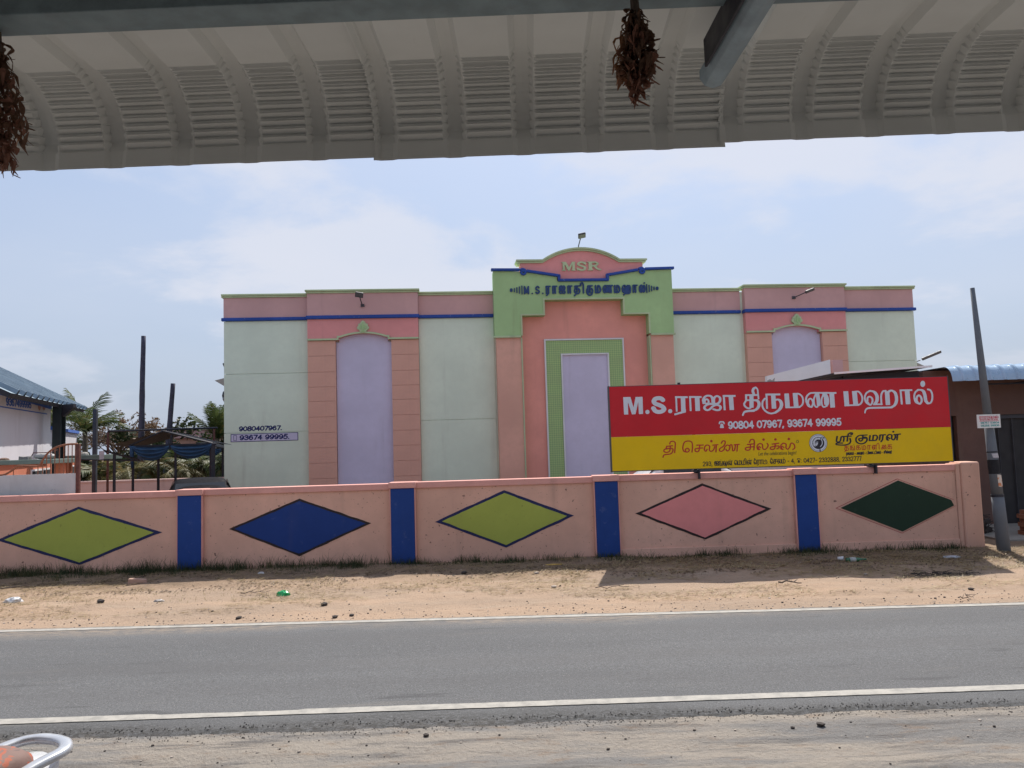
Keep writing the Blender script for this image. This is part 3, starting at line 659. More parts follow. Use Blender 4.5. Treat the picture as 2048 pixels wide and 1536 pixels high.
# main wording, traced stroke by stroke
def Z(ox, oy, k): return lambda p: ub(ox+p[0]/k, oy+p[1]/k)
PXM = 12.5/FPX
def S(zf, k, pts, hw, hh, sq=True, cv=True):
    pts = smooth_path(pts, 6) if cv and len(pts) > 2 else pts
    return ('s', [zf(p) for p in pts], hw/k*PXM, hh/k*PXM, sq)
z1, k1 = Z(1236, 760, 8.533), 8.533
z2, k2 = Z(1476, 750, 9.309), 9.309
z3, k3 = Z(1680, 745, 9.309), 9.309
def PL(zf, pts): return ('p', [zf(p) for p in pts])
def EL(zf, cx, cz, a, c): return ('p', [zf((cx+a*math.cos(t*.2244), cz+c*math.sin(t*.2244))) for t in range(28)])
main = [PL(z1, [(88,292),(103,590),(176,588),(168,372),(238,586),(298,584),(346,368),(356,582),(428,578),(418,287),(300,290),(264,470),(212,290)]),
 EL(z1, 502, 545, 36, 36), EL(z1, 890, 532, 36, 36),
 S(z1,k1,[(766,342),(735,316),(688,310),(635,324),(612,365),(640,405),(700,426),(758,455),(785,495),(758,530),(700,545),(640,530),(604,482)],40,34,False),
 S(z1,k1,[(985,293),(1178,293)],12,16,cv=False), S(z1,k1,[(992,300),(1002,528)],15,12,cv=False), S(z1,k1,[(1108,300),(1116,528)],38,12,cv=False),
 PL(z1,[(960,572),(1090,535),(1080,500),(1158,500),(1158,552),(962,605)]),
 S(z1,k1,[(1222,290),(1414,290)],12,15,cv=False), S(z1,k1,[(1230,300),(1240,516)],16,14,cv=False), S(z1,k1,[(1350,300),(1360,514)],40,14,cv=False),
 S(z1,k1,[(1462,395),(1455,340),(1480,290),(1530,268),(1590,280),(1612,330),(1615,375)],22,16,False),
 S(z1,k1,[(1480,370),(1500,330),(1535,340),(1545,385),(1510,405),(1482,385),(1480,365)],16,14,False),
 S(z1,k1,[(1635,385),(1640,310),(1685,275),(1735,298),(1742,350),(1712,395),(1640,412),(1560,412),(1492,440),(1475,482),(1515,514),(1565,500),(1612,455),(1665,428),(1725,435),(1752,470),(1728,510),(1680,514),(1630,498)],22,15,False),
 S(z1,k1,[(1545,400),(1660,400)],12,10,cv=False),
 S(z1,k1,[(1798,272),(1994,272)],12,16,cv=False), S(z1,k1,[(1806,282),(1820,502)],17,14,cv=False), S(z1,k1,[(1925,282),(1942,498)],38,14,cv=False),
 # thi
 S(z2,k2,[(148,375),(345,372)],18,16,cv=False), S(z2,k2,[(150,380),(152,470)],18,14,cv=False), S(z2,k2,[(250,385),(252,590)],38,20,cv=False),
 S(z2,k2,[(250,595),(205,622),(150,600),(114,545),(150,475)],18,16,False), S(z2,k2,[(150,470),(360,466)],14,14,cv=False),
 S(z2,k2,[(310,470),(365,482),(392,540),(370,610),(310,655),(200,668)],30,18,False), S(z2,k2,[(300,666),(200,670),(120,690),(90,745)],16,20,False),
 S(z2,k2,[(290,345),(276,300),(290,255),(325,236)],26,20,False), S(z2,k2,[(320,232),(360,262),(372,340),(382,440)],15,14,False),
 # ru
 S(z2,k2,[(528,364),(770,362)],18,17,cv=False), S(z2,k2,[(530,370),(540,618)],18,12,cv=False), S(z2,k2,[(655,376),(670,612)],42,14,cv=False),
 S(z2,k2,[(498,440),(458,500),(458,590),(510,670),(600,715),(690,704)],18,16,False), S(z2,k2,[(690,704),(775,640),(810,560),(790,485),(745,455),(712,462)],32,15,False),
 # ma
 S(z2,k2,[(905,360),(922,600)],43,16,cv=False), S(z2,k2,[(900,605),(1140,600)],14,14,cv=False), S(z2,k2,[(1062,350),(1084,590)],44,15,cv=False),
 S(z2,k2,[(1062,350),(1130,352),(1192,400),(1212,480),(1195,555),(1140,598)],17,15,False),
 # nna
 S(z2,k2,[(1370,598),(1310,575),(1268,480),(1280,400),(1340,342),(1420,332)],18,15,False), S(z2,k2,[(1300,540),(1312,465),(1350,440),(1385,475),(1395,530),(1372,592),(1335,585),(1315,545)],18,14,False),
 S(z2,k2,[(1440,370),(1412,460),(1425,560),(1465,598),(1500,560)],16,14,False), S(z2,k2,[(1475,345),(1495,450),(1505,560)],36,18,False),
 S(z2,k2,[(1585,370),(1556,460),(1570,570),(1610,596),(1655,560)],16,14,False), S(z2,k2,[(1600,345),(1630,400),(1640,540)],36,18,False), S(z2,k2,[(1640,360),(1672,420),(1680,520),(1650,580)],16,14,False),
 S(z2,k2,[(1410,332),(1818,334)],14,15,cv=False), S(z2,k2,[(1745,345),(1762,592)],44,14,cv=False),
 # ma
 S(z3,k3,[(108,365),(128,612)],45,16,cv=False), S(z3,k3,[(100,612),(340,606)],14,14,cv=False), S(z3,k3,[(268,360),(292,598)],45,15,cv=False),
 S(z3,k3,[(290,356),(350,360),(403,430),(415,510),(388,578),(335,606)],17,15,False),
 # ha
 S(z3,k3,[(510,530),(515,470),(555,450),(598,485),(604,540),(580,595),(545,598),(520,560)],18,15,False), S(z3,k3,[(555,602),(490,560),(460,470),(490,385),(560,342)],17,15,False),
 S(z3,k3,[(560,342),(635,360),(685,430),(688,520),(650,590)],32,16,False), S(z3,k3,[(630,594),(780,590)],14,14,cv=False), S(z3,k3,[(772,594),(766,430),(800,352),(850,340)],17,15,False),
 S(z3,k3,[(875,365),(892,590)],42,16,cv=False), S(z3,k3,[(890,370),(945,336),(1010,360),(1045,430),(1050,530),(1015,610),(950,650)],30,16,False), S(z3,k3,[(970,650),(700,656),(540,662),(482,690),(464,745)],13,17,False),
 S(z3,k3,[(1122,332),(1332,328)],14,15,cv=False), S(z3,k3,[(1128,340),(1150,582)],18,14,cv=False), S(z3,k3,[(1250,340),(1268,576)],45,14,cv=False),
 # l
 S(z3,k3,[(1425,530),(1430,460),(1470,425),(1510,465),(1520,530),(1490,582),(1450,565),(1430,530)],20,16,False), S(z3,k3,[(1480,585),(1410,550),(1382,460),(1400,370),(1460,322)],17,15,False),
 S(z3,k3,[(1460,322),(1540,336),(1580,420),(1595,520),(1635,575)],32,16,False), S(z3,k3,[(1635,578),(1690,560),(1718,480),(1712,390),(1680,330),(1635,315)],17,16,False),
 EL(z3, 1540, 212, 45, 58)]
def on_board(items, mat, cell=.006, y=-.0305, name='lettering', dep=.0015):
    o = letters(items, cell, dep).build(name, mat, bb); o.location = (0, y+.0015, 0); return o
on_board(main, M_wvin, .0055)
q0, q1 = ub(1457, 857), ub(1684, 850)
on_board(fit_word('90804 07967, 93674 99995', q0, q1, .105, .0125, .0125), M_wvin, .005)
t0, t1 = ub(1439, 856), ub(1451, 856)
on_board(fit_word('☎', t0, t1, .10, .011), M_wvin, .005)
z4, k4 = Z(1310, 860, 6.827), 6.827
def RS(pts, cv=True): return S(z4, k4, pts, 8.8, 7.8, False, cv)
def DT(x, z): return EL(z4, x, z, 17, 17)
on_board([RS([(160,222),(240,215)],0),RS([(160,222),(150,255)],0),RS([(210,220),(200,285),(165,305),(125,295),(130,265),(190,252),(240,255),(242,290),(215,325),(150,335),(120,345),(110,372)]),
 RS([(200,190),(215,160),(250,153),(276,175),(276,220),(268,310)]),
 RS([(470,275),(450,250),(420,260),(418,290),(440,302),(466,285),(470,275)]),RS([(440,302),(395,290),(380,240),(400,170),(450,150),(500,165),(512,220),(505,302)]),
 RS([(570,207),(660,205)],0),RS([(612,205),(600,280),(575,297),(550,285),(557,255),(650,245)]),
 RS([(712,262),(695,290),(675,270),(682,225),(710,205),(745,220),(742,270),(765,292),(800,270),(815,225)]),RS([(790,207),(860,200)],0),RS([(838,205),(832,298)],0),DT(770,152),
 RS([(905,180),(925,150),(957,155),(955,190),(930,225),(890,250),(880,280),(905,292),(940,270),(955,230),(990,205),(1022,225),(1012,270),(985,285),(968,260)]),
 RS([(1012,215),(1045,200),(1056,240),(1062,280),(1085,275),(1097,215)]),RS([(1080,202),(1150,195)],0),RS([(1126,200),(1120,288)],0),
 RS([(1262,197),(1340,190)],0),RS([(1305,195),(1297,262),(1262,277),(1235,262),(1250,240),(1345,228)]),RS([(1288,168),(1310,132),(1345,130),(1357,170),(1350,272)]),
 RS([(1440,240),(1422,225),(1410,248),(1430,266),(1402,262),(1395,215),(1430,185),(1468,200),(1470,248),(1500,267),(1532,240),(1545,205),(1530,182)]),DT(1482,130),
 RS([(1600,192),(1690,180)],0),RS([(1642,190),(1635,248),(1602,267),(1575,255),(1588,232),(1685,217),(1690,242),(1665,257)]),DT(1645,128),
 RS([(1760,237),(1738,225),(1725,248),(1748,264),(1720,255),(1720,210),(1752,180),(1790,195),(1788,240),(1812,262),(1840,232),(1850,192),(1872,178),(1902,202),(1908,245),(1882,266)]),DT(1828,122)], M_rvin, .004)
on_board([('s', [ub(1595+2.4*math.cos(t*.35), 883.2+2.4*math.sin(t*.35)) for t in range(19)], .0035, .0035, False)], M_kvin, .003)
z5, k5 = Z(1600, 850, 9.309), 9.309
def KS(pts, cv=True): return S(z5, k5, pts, 16, 11, False, cv)
on_board([KS([(692,212),(682,306),(745,304),(768,225),(800,212),(818,240),(812,304)]),KS([(800,214),(950,206)],0),KS([(888,210),(880,300)],0),KS([(930,250),(942,305),(912,350),(840,372),(740,372),(678,362),(690,338),(790,336)]),
 KS([(890,210),(900,170),(935,147),(972,150),(968,175),(945,172)]),
 KS([(1090,200),(1048,240),(1046,300),(1090,340),(1150,350),(1210,330),(1246,285),(1240,235),(1200,225)]),KS([(1115,192),(1245,186)],0),KS([(1170,190),(1165,270),(1130,300),(1100,280),(1108,252),(1225,245)]),
 KS([(1305,196),(1292,290),(1410,286)],0),KS([(1366,192),(1355,285)],0),KS([(1368,192),(1420,194),(1442,230),(1418,282)]),
 KS([(1492,188),(1480,280)],0),KS([(1492,186),(1590,182)],0),KS([(1546,186),(1535,275),(1510,310)],0),
 KS([(1668,252),(1642,232),(1622,260),(1645,282),(1617,268),(1622,210),(1662,178),(1710,192),(1706,250),(1740,277),(1772,240),(1776,192)]),KS([(1752,180),(1868,168)],0),KS([(1816,182),(1806,276)],0),EL(z5,1738,125,20,18)], M_kvin, .004)
q0, q1 = z5((832, 470)), z5((1722, 442))
on_board(fit_word('தங்கமாளிைக', q0, q1, .066, .0052, gap=.30), M_rvin, .004)
q0, q1 = z5((862, 556)), z5((1715, 524))
on_board(fit_word('தங்கம் - ைவரம் - பிளாட்டினம் - சில்வர்', q0, q1, .034, .0042), M_kvin, .004)
q0, q1 = ub(1406, 932), ub(1724, 921)
on_board(fit_word('293, ஜங்ஷன் ெமயின் ேராடு. ேசலம் - 4, ☎: 0427- 2332888, 2332777', q0, q1, .066, .0052), M_kvin, .004)
def blender_text(s, mat, parent, loc, size, width=None, bold=0.0, name='lettering', shear=0.0):
    c = bpy.data.curves.new(name, 'FONT'); c.body = s; c.size = size; c.offset = bold; c.shear = shear
    t = bpy.data.objects.new('temporary', c); col.objects.link(t)
    dg = bpy.context.evaluated_depsgraph_get(); me = bpy.data.meshes.new_from_object(t.evaluated_get(dg))
    bpy.data.objects.remove(t); bpy.data.curves.remove(c)
    xs_ = [v.co.x for v in me.vertices]; k = width/(max(xs_)-min(xs_)) if width else 1; x0 = min(xs_)
    for v in me.vertices: v.co = Vector(((v.co.x-x0)*k, 0, v.co.y))
    me.materials.clear(); me.materials.append(mat)
    o = bpy.data.objects.new(name, me); col.objects.link(o); o.parent = parent; o.location = loc; return o
q0, q1 = ub(1517, 911), ub(1593, 907)
blender_text('Let the celebrations begin!', M_kvin, bb, (q0[0], -.031, q0[1]), .085, q1[0]-q0[0], shear=.2)
# round emblem: black bird with a fan of white feathers on a white disc
ex, ez = ub(1636.5, 886)
def Ring(r, mat, y, nm='emblem'):
    o = letters([disc(ex, ez, r, r, 40)], .006, .001).build(nm, mat, bb); o.location = (0, y, 0)
Ring(.147, M_kvin, -.0295); Ring(.141, M_wvin, -.0303); Ring(.128, M_kvin, -.0311); Ring(.1235, M_wvin, -.0319)
Ring(.098, M_kvin, -.0327)
fe = []
for k in range(9):
    a = R(72+k*17)
    c1 = (ex+.074*math.cos(a), ez+.074*math.sin(a))
    fe.append(('p', [(c1[0]+.020*math.cos(t*.7854)*math.cos(a)-.010*math.sin(t*.7854)*math.sin(a), c1[1]+.020*math.cos(t*.7854)*math.sin(a)+.010*math.sin(t*.7854)*math.cos(a)) for t in range(8)]))
for k in range(7):
    a = R(85+k*20); p0 = (ex-.012, ez-.03)
    fe.append(('s', [(p0[0]+.012*math.cos(a), p0[1]+.012*math.sin(a)), (p0[0]+.055*math.cos(a), p0[1]+.055*math.sin(a))], .0032, .0032, False))
fe.append(('s', smooth_path([(ex+.03, ez-.06), (ex+.06, ez-.02), (ex+.062, ez+.03), (ex+.045, ez+.062), (ex+.075, ez+.068)]), .006, .006, False))
o = letters(fe, .004, .001).build('emblem', M_wvin, bb); o.location = (0, -.0335, 0)
for it_ in (('s', smooth_path([(ex+.05, ez+.085), (ex+.085, ez+.075), (ex+.10, ez+.09)]), .007, .006, False), ('s', [(ex+.02, ez-.10), (ex+.02, ez-.135)], .007, .007, False)):
    o = letters([it_], .004, .001).build('emblem', M_kvin, bb); o.location = (0, -.0343, 0)

# ================================================================== WEDDING HALL
HALL_YAW = R(5.2245)
hall = thing('wedding_hall', 'large pastel wedding hall with stepped green centre and two arched bays', 'building', (-9.394, 25.0, 0), HALL_YAW)
HL = 23.87
MB().box(.05, HL-.05, .03, 19, -.2, 6.93).build('wall', M_mint, hall)
def panel(x0, x1, z0, z1, mat=M_mint, y=0.0, name='wall_panel', g=.007): MB().box(x0+g, x1-g, y, .028, z0+g, z1-g).build(name, mat, hall)
for x0, x1, seams in ((.0, 2.72, (2.51, 4.43)), (6.35, 8.87, (2.75,)), (14.98, 17.5, (2.75,)), (21.3, HL, (2.6, 4.4))):
    zs = [-.2] + list(seams) + [6.17]
    for a, c in zip(zs[:-1], zs[1:]): panel(x0, x1, a, c)
    MB().box(x0, x1, -.012, .028, 6.285, 6.945).build('frieze', M_mauve, hall)
    e0 = .06 if x0 < .1 else 0; e1 = .06 if x1 > 23 else 0
    MB().box(x0-e0, x1+e1, -.09, .028, 6.172, 6.28).build('blue_band', M_blue, hall, bevel=.02)
    MB().box(x0-e0, x1+e1, -.07, .3, 6.95, 7.00).build('cornice', M_pale, hall, bevel=.01)
    MB().box(x0-e0, x1+e1, -.11, .3, 7.002, 7.065).build('cornice', M_pale, hall, bevel=.015)
def arch_pts(cx, hw, z0, rise, n=14):
    r = (hw*hw+rise*rise)/(2*rise); a0 = math.asin(hw/r)
    return [(cx+r*math.sin(-a0+2*a0*k/n), z0+rise-r+r*math.cos(-a0+2*a0*k/n)) for k in range(n+1)]
BLOCKMESH = {}
def bay(x0):
    x1 = x0+3.62; cx = (x0+x1)/2; yb = -.20
    arch = arch_pts(cx, .74, 5.54, .13)
    low = [(x0, 5.46), (cx-.80, 5.46), (cx-.80, 5.54)] + arch + [(cx+.80, 5.54), (cx+.80, 5.46), (x1, 5.46)]
    MB().prism(low + [(x1, 6.165), (x0, 6.165)], yb, .028).build('spandrel', M_pink, hall)
    MB().strip(low, .055, yb-.07, yb-.003).build('arch_moulding', M_pale, hall)
    MB().prism([(x, z-.001) for x, z in [(cx-.80, 5.4), (cx-.80, 5.538)] + arch + [(cx+.80, 5.538), (cx+.80, 5.4)]], -.05, .028).build('arch_panel', M_lav, hall)
    MB().box(cx-.9, cx+.9, -.05, .028, -.2, 5.399).build('arch_panel', M_lav, hall)
    MB().box(x0, x1, yb-.012, .028, 6.285, 7.02).build('frieze', M_mauve, hall)
    MB().box(x0-.04, x1+.04, yb-.08, .028, 6.168, 6.282).build('blue_band', M_blue, hall, bevel=.02)
    MB().box(x0-.03, x1+.03, yb-.06, .3, 7.022, 7.075).build('cornice', M_pale, hall, bevel=.01)
    MB().box(x0-.06, x1+.06, yb-.11, .3, 7.077, 7.14).build('cornice', M_pale, hall, bevel=.015)
    for a in (x0, cx+.91):
        pier = MB().box(a+.004, a+.896, yb+.031, .028, -.2, 5.45).build('pier', M_salmon, hall)
        zs = [-.2, .45, .95, 1.45, 1.95, 2.44, 2.95, 3.46, 3.93, 4.42, 4.95, 5.455]
        for k, (z0, z1) in enumerate(zip(zs[:-1], zs[1:])):
            key = round(z1-z0, 2)
            if key not in BLOCKMESH:
                BLOCKMESH[key] = MB().box(0, .9, 0, .03, .005, z1-z0-.005).mesh('block', M_salmon)
            o = bpy.data.objects.new('block', BLOCKMESH[key]); col.objects.link(o); o.parent = pier; o.location = (a, yb, z0)
    # palmette keystone
    kz = 5.70
    prof = [(-.10, -.02), (.10, -.02), (.11, .05), (.20, .12), (.19, .19), (.155, .21), (.16, .28), (.10, .29), (.07, .35), (0, .40), (-.07, .35), (-.10, .29), (-.16, .28), (-.155, .21), (-.19, .19), (-.20, .12), (-.11, .05)]
    ks = MB().prism([(cx+x, kz+z) for x, z in prof], yb-.09, yb-.001).build('keystone', M_pale, hall, bevel=.015)
    for dx_, dz_, rx_, rz_ in ((0, .19, .034, .13), (-.082, .17, .026, .075), (.082, .17, .026, .075), (0, .03, .07, .022)):
        o = letters([disc(cx+dx_, kz+dz_, rx_, rz_, 16)], .012, .02).build('leaf_relief', M_green, ks); o.location = (0, yb-.091, 0)
bay(2.725); bay(17.60)
# centre block
yc = -.45
gpoly = [(8.87, 5.47), (9.80, 5.47), (9.80, 6.14), (10.57, 6.14), (10.57, 6.66), (13.24, 6.66), (13.24, 6.13), (14.10, 6.13), (14.10, 5.47), (14.97, 5.47),
         (14.97, 7.66), (13.95, 7.62), (12.80, 7.47), (12.80, 7.30), (11.02, 7.30), (11.02, 7.44), (9.85, 7.62), (8.87, 7.66)]
MB().prism(gpoly, yc, .028).build('stepped_front', M_green, hall)
steps = [(9.80, 5.47), (9.80, 6.14), (10.57, 6.14), (10.57, 6.66), (13.24, 6.66), (13.24, 6.13), (14.10, 6.13), (14.10, 5.47)]
MB().strip(steps, .055, yc-.03, yc-.002).build('step_trim', M_pale, hall)
MB().box(8.82, 9.742, yc-.06, yc-.002, 5.40, 5.468).build('step_trim', M_pale, hall, bevel=.01)
MB().box(14.158, 15.0, yc-.06, yc-.002, 5.40, 5.468).build('step_trim', M_pale, hall, bevel=.01)
for a, c, tx in ((8.92, 9.74, 9.742), (14.16, 14.94, 14.102)):
    MB().box(a, c, yc+.03, .028, -.2, 5.468).build('pier', M_salmon, hall)
    MB().box(tx, tx+.04, yc-.005, .0, -.2, 5.398).build('trim', M_pale, hall)
MB().box(9.80, 14.10, -.10, .028, -.2, 6.70).build('recess', M_recess, hall)
# lattice surround
m, nt, b = new_mat('lattice_tile')
tcx = node(nt, 'ShaderNodeTexCoord'); mpx = node(nt, 'ShaderNodeMapping'); mpx.inputs['Rotation'].default_value = (0, R(45), 0); mpx.inputs['Scale'].default_value = (19, 19, 19)
nt.links.new(tcx.outputs['Object'], mpx.inputs['Vector'])
ck = node(nt, 'ShaderNodeTexChecker'); ck.inputs['Scale'].default_value = 1.0
mp2 = node(nt, 'ShaderNodeMapping'); mp2.inputs['Location'].default_value = (0, .5, 0); mp2.inputs['Scale'].default_value = (1, 0, 1)
nt.links.new(mpx.outputs[0], mp2.inputs['Vector']); nt.links.new(mp2.outputs[0], ck.inputs['Vector'])
ck.inputs['Color1'].default_value = (.40, .55, .23, 1); ck.inputs['Color2'].default_value = (.27, .42, .18, 1)
nt.links.new(mix(nt, ramp(nt, noise(nt, 3, 4), .3, .7, 0, .25), ck.outputs['Color'], (.3, .36, .2)), b.inputs['Base Color']); b.inputs['Roughness'].default_value = .8
bump(nt, b, ck.outputs['Fac'], .2, .01)
M_lat = m
MB().box(10.60, 11.10, -.155, -.102, -.2, 5.32).build('lattice', M_lat, hall)
MB().box(12.75, 13.23, -.155, -.102, -.2, 5.32).build('lattice', M_lat, hall)
MB().box(11.101, 12.749, -.155, -.102, 4.87, 5.32).build('lattice', M_lat, hall)
for bx in ((10.55, 10.598, -.2, 5.37), (13.232, 13.28, -.2, 5.37), (10.599, 13.231, 5.322, 5.37), (11.102, 11.15, -.2, 4.82), (12.70, 12.748, -.2, 4.82), (11.102, 12.748, 4.822, 4.868)):
    MB().box(bx[0], bx[1], -.19, -.103, bx[2], bx[3]).build('trim', M_white, hall)
MB().box(11.151, 12.699, -.125, -.102, -.2, 4.821).build('door_panel', M_lav, hall)
# curved parapet with mouldings
top = [(9.75, 7.93), (10.55, 7.93)] + arch_pts(11.87, 1.30, 7.935, .40, 18)[0:] + [(13.20, 7.93), (14.05, 7.93)]
MB().prism([(9.80, 7.2)] + [(9.80, 7.93)] + top[1:-1] + [(14.0, 7.93), (14.0, 7.2)], -.36, .10).build('parapet', M_pink, hall)
MB().strip([(9.70, 7.93)] + top[1:-1] + [(14.10, 7.93)], .055, -.42, .16).build('cornice', M_pale, hall)
MB().strip([(9.66, 7.987)] + [(x, z+.057) for x, z in top[1:-1]] + [(14.14, 7.987)], .055, -.47, .18).build('cornice', M_pale, hall)
for seg in ([(8.80, 7.65), (9.76, 7.64)], [(9.98, 7.60), (11.04, 7.43), (11.04, 7.27), (12.78, 7.27), (12.78, 7.44), (13.80, 7.60)], [(14.04, 7.63), (15.05, 7.65)]):
    MB().strip(seg, .09, yc-.10, yc+.06).build('blue_band', M_blue, hall, bevel=.02)
for cx in (9.87, 13.92):
    pts = [(cx+(.03+.085*t/20)*math.cos(t*.45), yc-.06, 7.60+(.03+.085*t/20)*math.sin(t*.45)) for t in range(21)]
    MB().tube(pts, .042, 8).build('scroll', M_blue, hall, smooth=True)
# raised lettering
def on_hall(items, mat, y, cell=.012, dep=.05): o = letters(items, cell, dep).build('lettering', mat, hall); o.location = (0, y, 0); return o
def serif(a, x, w, h=.30, z0=7.66):
    q = lambda u, v: (x+u*w, z0+v*h)
    if a == 'M': return [('p', [q(*t) for t in ((0,0),(.30,0),(.30,.08),(.22,.08),(.22,.72),(.46,0),(.56,0),(.76,.72),(.76,.08),(.68,.08),(.68,0),(1,0),(1,.08),(.94,.08),(.94,.92),(1,.92),(1,1),(.74,1),(.53,.36),(.32,1),(0,1),(0,.92),(.08,.92),(.08,.08),(0,.08))])]
    if a == 'R': return [('p', [q(*t) for t in ((0,0),(.45,0),(.45,.08),(.36,.08),(.36,1),(0,1),(0,.92),(.10,.92),(.10,.08),(0,.08))]),
                         ('s', smooth_path([q(.3, .93), q(.6, .93), q(.78, .75), q(.6, .54), q(.3, .52)], 6), .036, .026, False), ('s', smooth_path([q(.55, .52), q(.72, .2), q(.95, .06)], 6), .042, .022, False)]
    return [('s', smooth_path([q(.85, .78), q(.6, .95), q(.25, .88), q(.18, .66), q(.5, .52), q(.82, .36), q(.75, .1), q(.4, .05), q(.1, .2)], 6), .045, .026, False), ('s', [q(.9, .95), q(.9, .7)], .014, .02, True), ('s', [q(.07, .3), q(.07, .05)], .014, .02, True)]
on_hall(serif('M', 11.20, .48) + serif('S', 11.72, .33) + serif('R', 12.08, .46), M_pale, -.362, .010, .05)
nm = fit_word('M.S.ராஜாதிருமணமஹால்', (9.90, 6.875), (14.04, 6.875), .24, .027, .021, gap=.42)
for sx, base in ((-1, 9.82), (1, 14.08)):
    for k in range(4): nm.append(('s', [(base+sx*.085*k, 7.0-.13+.028*k), (base+sx*.085*k, 7.0+.13-.028*k)], .016, .02, True))
    nm.append(('s', [(base+sx*.36, 6.97), (base+sx*.36, 7.03)], .045, .03, False))
on_hall(nm, M_letter, yc-.001, .011, .045)
# phone numbers on the left panel
on_hall(fit_word('9080407967.', (.48, 2.575), (1.86, 2.575), .13, .021, .017, slant=.1), M_navy, -.0005, .008, .003)
MB().box(.215, 2.36, -.006, -.001, 2.215, 2.48).build('number_border', M_navy, hall)
MB().box(.235, 2.34, -.010, -.0065, 2.235, 2.46).build('number_panel', M_lav, hall)
on_hall(fit_word('93674 99995.', (.50, 2.285), (2.10, 2.285), .135, .021, .017, slant=.1), M_navy, -.0105, .008, .003)
on_hall([('s', [(.31, 2.27), (.40, 2.27), (.40, 2.43), (.31, 2.43), (.31, 2.27)], .006, .006, True)], M_navy, -.0105, .006, .003)
# sun shades on the two side walls
MB().add([(.0, 1.2, 4.50), (-.75, 1.6, 4.38), (.0, 1.2, 3.95), (0, 5, 4.50), (-.75, 5, 4.38), (0, 5, 3.95)], [(0, 2, 1), (3, 4, 5), (0, 1, 4, 3), (1, 2, 5, 4), (2, 0, 3, 5)]).build('sun_shade', M_conc, hall)
MB().add([(HL, .6, 4.55), (HL+.9, .9, 4.25), (HL, .6, 4.05), (HL, 4, 4.55), (HL+.9, 4, 4.25), (HL, 4, 4.05)], [(0, 1, 2), (3, 5, 4), (0, 3, 4, 1), (1, 4, 5, 2), (2, 5, 3, 0)]).build('sun_shade', M_conc, hall)

# ================================================================== LAMPS ON THE HALL
def hall_pt(s, y, z):
    c, k = math.cos(HALL_YAW), math.sin(HALL_YAW)
    return (-9.394+s*c-y*k, 25.0+s*k+y*c, z)
M_lamp = plain('lamp_grey', (.07, .07, .08), .6, .1)
M_glassy = plain('lamp_glass', (.10, .10, .11), .2, var=.03, spec=.6)
def flood(loc, armpts, head, hx, hz, tilt, label, yawz=HALL_YAW, dep=.07):
    t = thing('flood_light', label, 'flood light', loc, yawz, 'flood lights on the wedding hall')
    MB().tube(armpts, .018, 8).build('arm', M_lamp, t)
    MB().box(armpts[0][0]-.06, armpts[0][0]+.06, armpts[0][1]-.012, armpts[0][1]+.012, armpts[0][2]-.05, armpts[0][2]+.05).build('bracket', M_lamp, t)
    h = MB().box(-hx, hx, -dep/2, dep/2, -hz, hz).build('head', M_lamp, t, bevel=.015); h.location = head; h.rotation_euler = tilt
    g = MB().box(-hx+.02, hx-.02, -dep/2-.006, -dep/2-.001, -hz+.02, hz-.02).build('lens', M_glassy, h)
    return t
flood(hall_pt(4.53, -.235, 6.60), [(0, 0, 0), (-.02, -.25, .08), (-.05, -.40, .22)], (-.06, -.45, .27), .13, .09, (R(35), R(10), 0), 'small flood light on an arm above the arch of the left bay')
flood(hall_pt(19.36, -.235, 6.66), [(0, 0, 0), (.14, -.2, .06), (.28, -.35, .12)], (.38, -.42, .16), .17, .05, (R(30), R(-20), 0), 'slim flood light reaching out sideways above the arch of the right bay')
flood(hall_pt(11.86, -.1, 8.40), [(0, 0, 0), (.0, 0, .18), (.06, -.1, .42)], (.10, -.16, .50), .13, .10, (R(55), R(-12), 0), 'flood light on a thin bent pole at the top of the curved parapet')
flood(hall_pt(-.18, 1.5, 4.47), [(0, 0, 0), (-.02, -.02, .12), (-.04, -.04, .2)], (-.10, -.06, .33), .09, .19, (R(20), R(-18), 0), 'flood light standing on the grey sun shade at the left end of the hall')
flood(hall_pt(HL+.55, 1.3, 4.38), [(0, 0, 0), (.12, -.1, .06), (.3, -.2, .12)], (.68, -.3, .28), .40, .05, (R(15), R(-20), 0), 'long tube lamp on the sun shade at the right end of the hall')
t = thing('dome_lamp', 'round dark lamp hanging under the sun shade at the left end of the hall', 'lamp', hall_pt(-.24, 1.4, 3.72), HALL_YAW)
MB().tube([(.1, 0, .42), (.05, 0, .36), (0, 0, .30)], .015, 6).build('hook', M_lamp, t)
MB().lathe([(.02, .31), (.17, .25), (.20, .12), (.19, .05)], n=18).build('shade', M_dark, t, smooth=True)
MB().lathe([(.185, .048), (.18, -.02), (.13, -.12), (.05, -.17), (.01, -.175)], n=18).build('globe', M_glassy, t, smooth=True)

# ================================================================== LEFT: OFFICE BUILDING, SLAB, GATE, SHEDS
M_owhite = paint('office_white', (.58, .57, .62), .05, .14)
M_oblue = plain('office_blue', (.05, .13, .45), .8)
M_orange = paint('orange_plaster', (.50, .17, .10), .10, .15)
M_roofb = plain('blue_green_sheet', (.20, .27, .33), .45, .2, var=.15, scale=2.0)
M_black = plain('black_opening', (.012, .012, .015), .8)
M_rust = plain('rusty_steel', (.30, .13, .075), .7, .2, var=.25, scale=20)
M_rustd = plain('dark_rusty_steel', (.13, .055, .045), .7, .2, var=.25, scale=20)
M_slab = paint('green_grey_slab', (.17, .22, .20), .12, .2)
M_gatew = paint('weathered_white_sheet', (.56, .58, .57), .10, .30, wear=.35, wearcol=(.22, .23, .24))
OD = Vector((-.379, .925, 0)).normalized(); OB = Vector((-11.42, 19.0, 0)); ON = Vector((OD.y, -OD.x, 0))
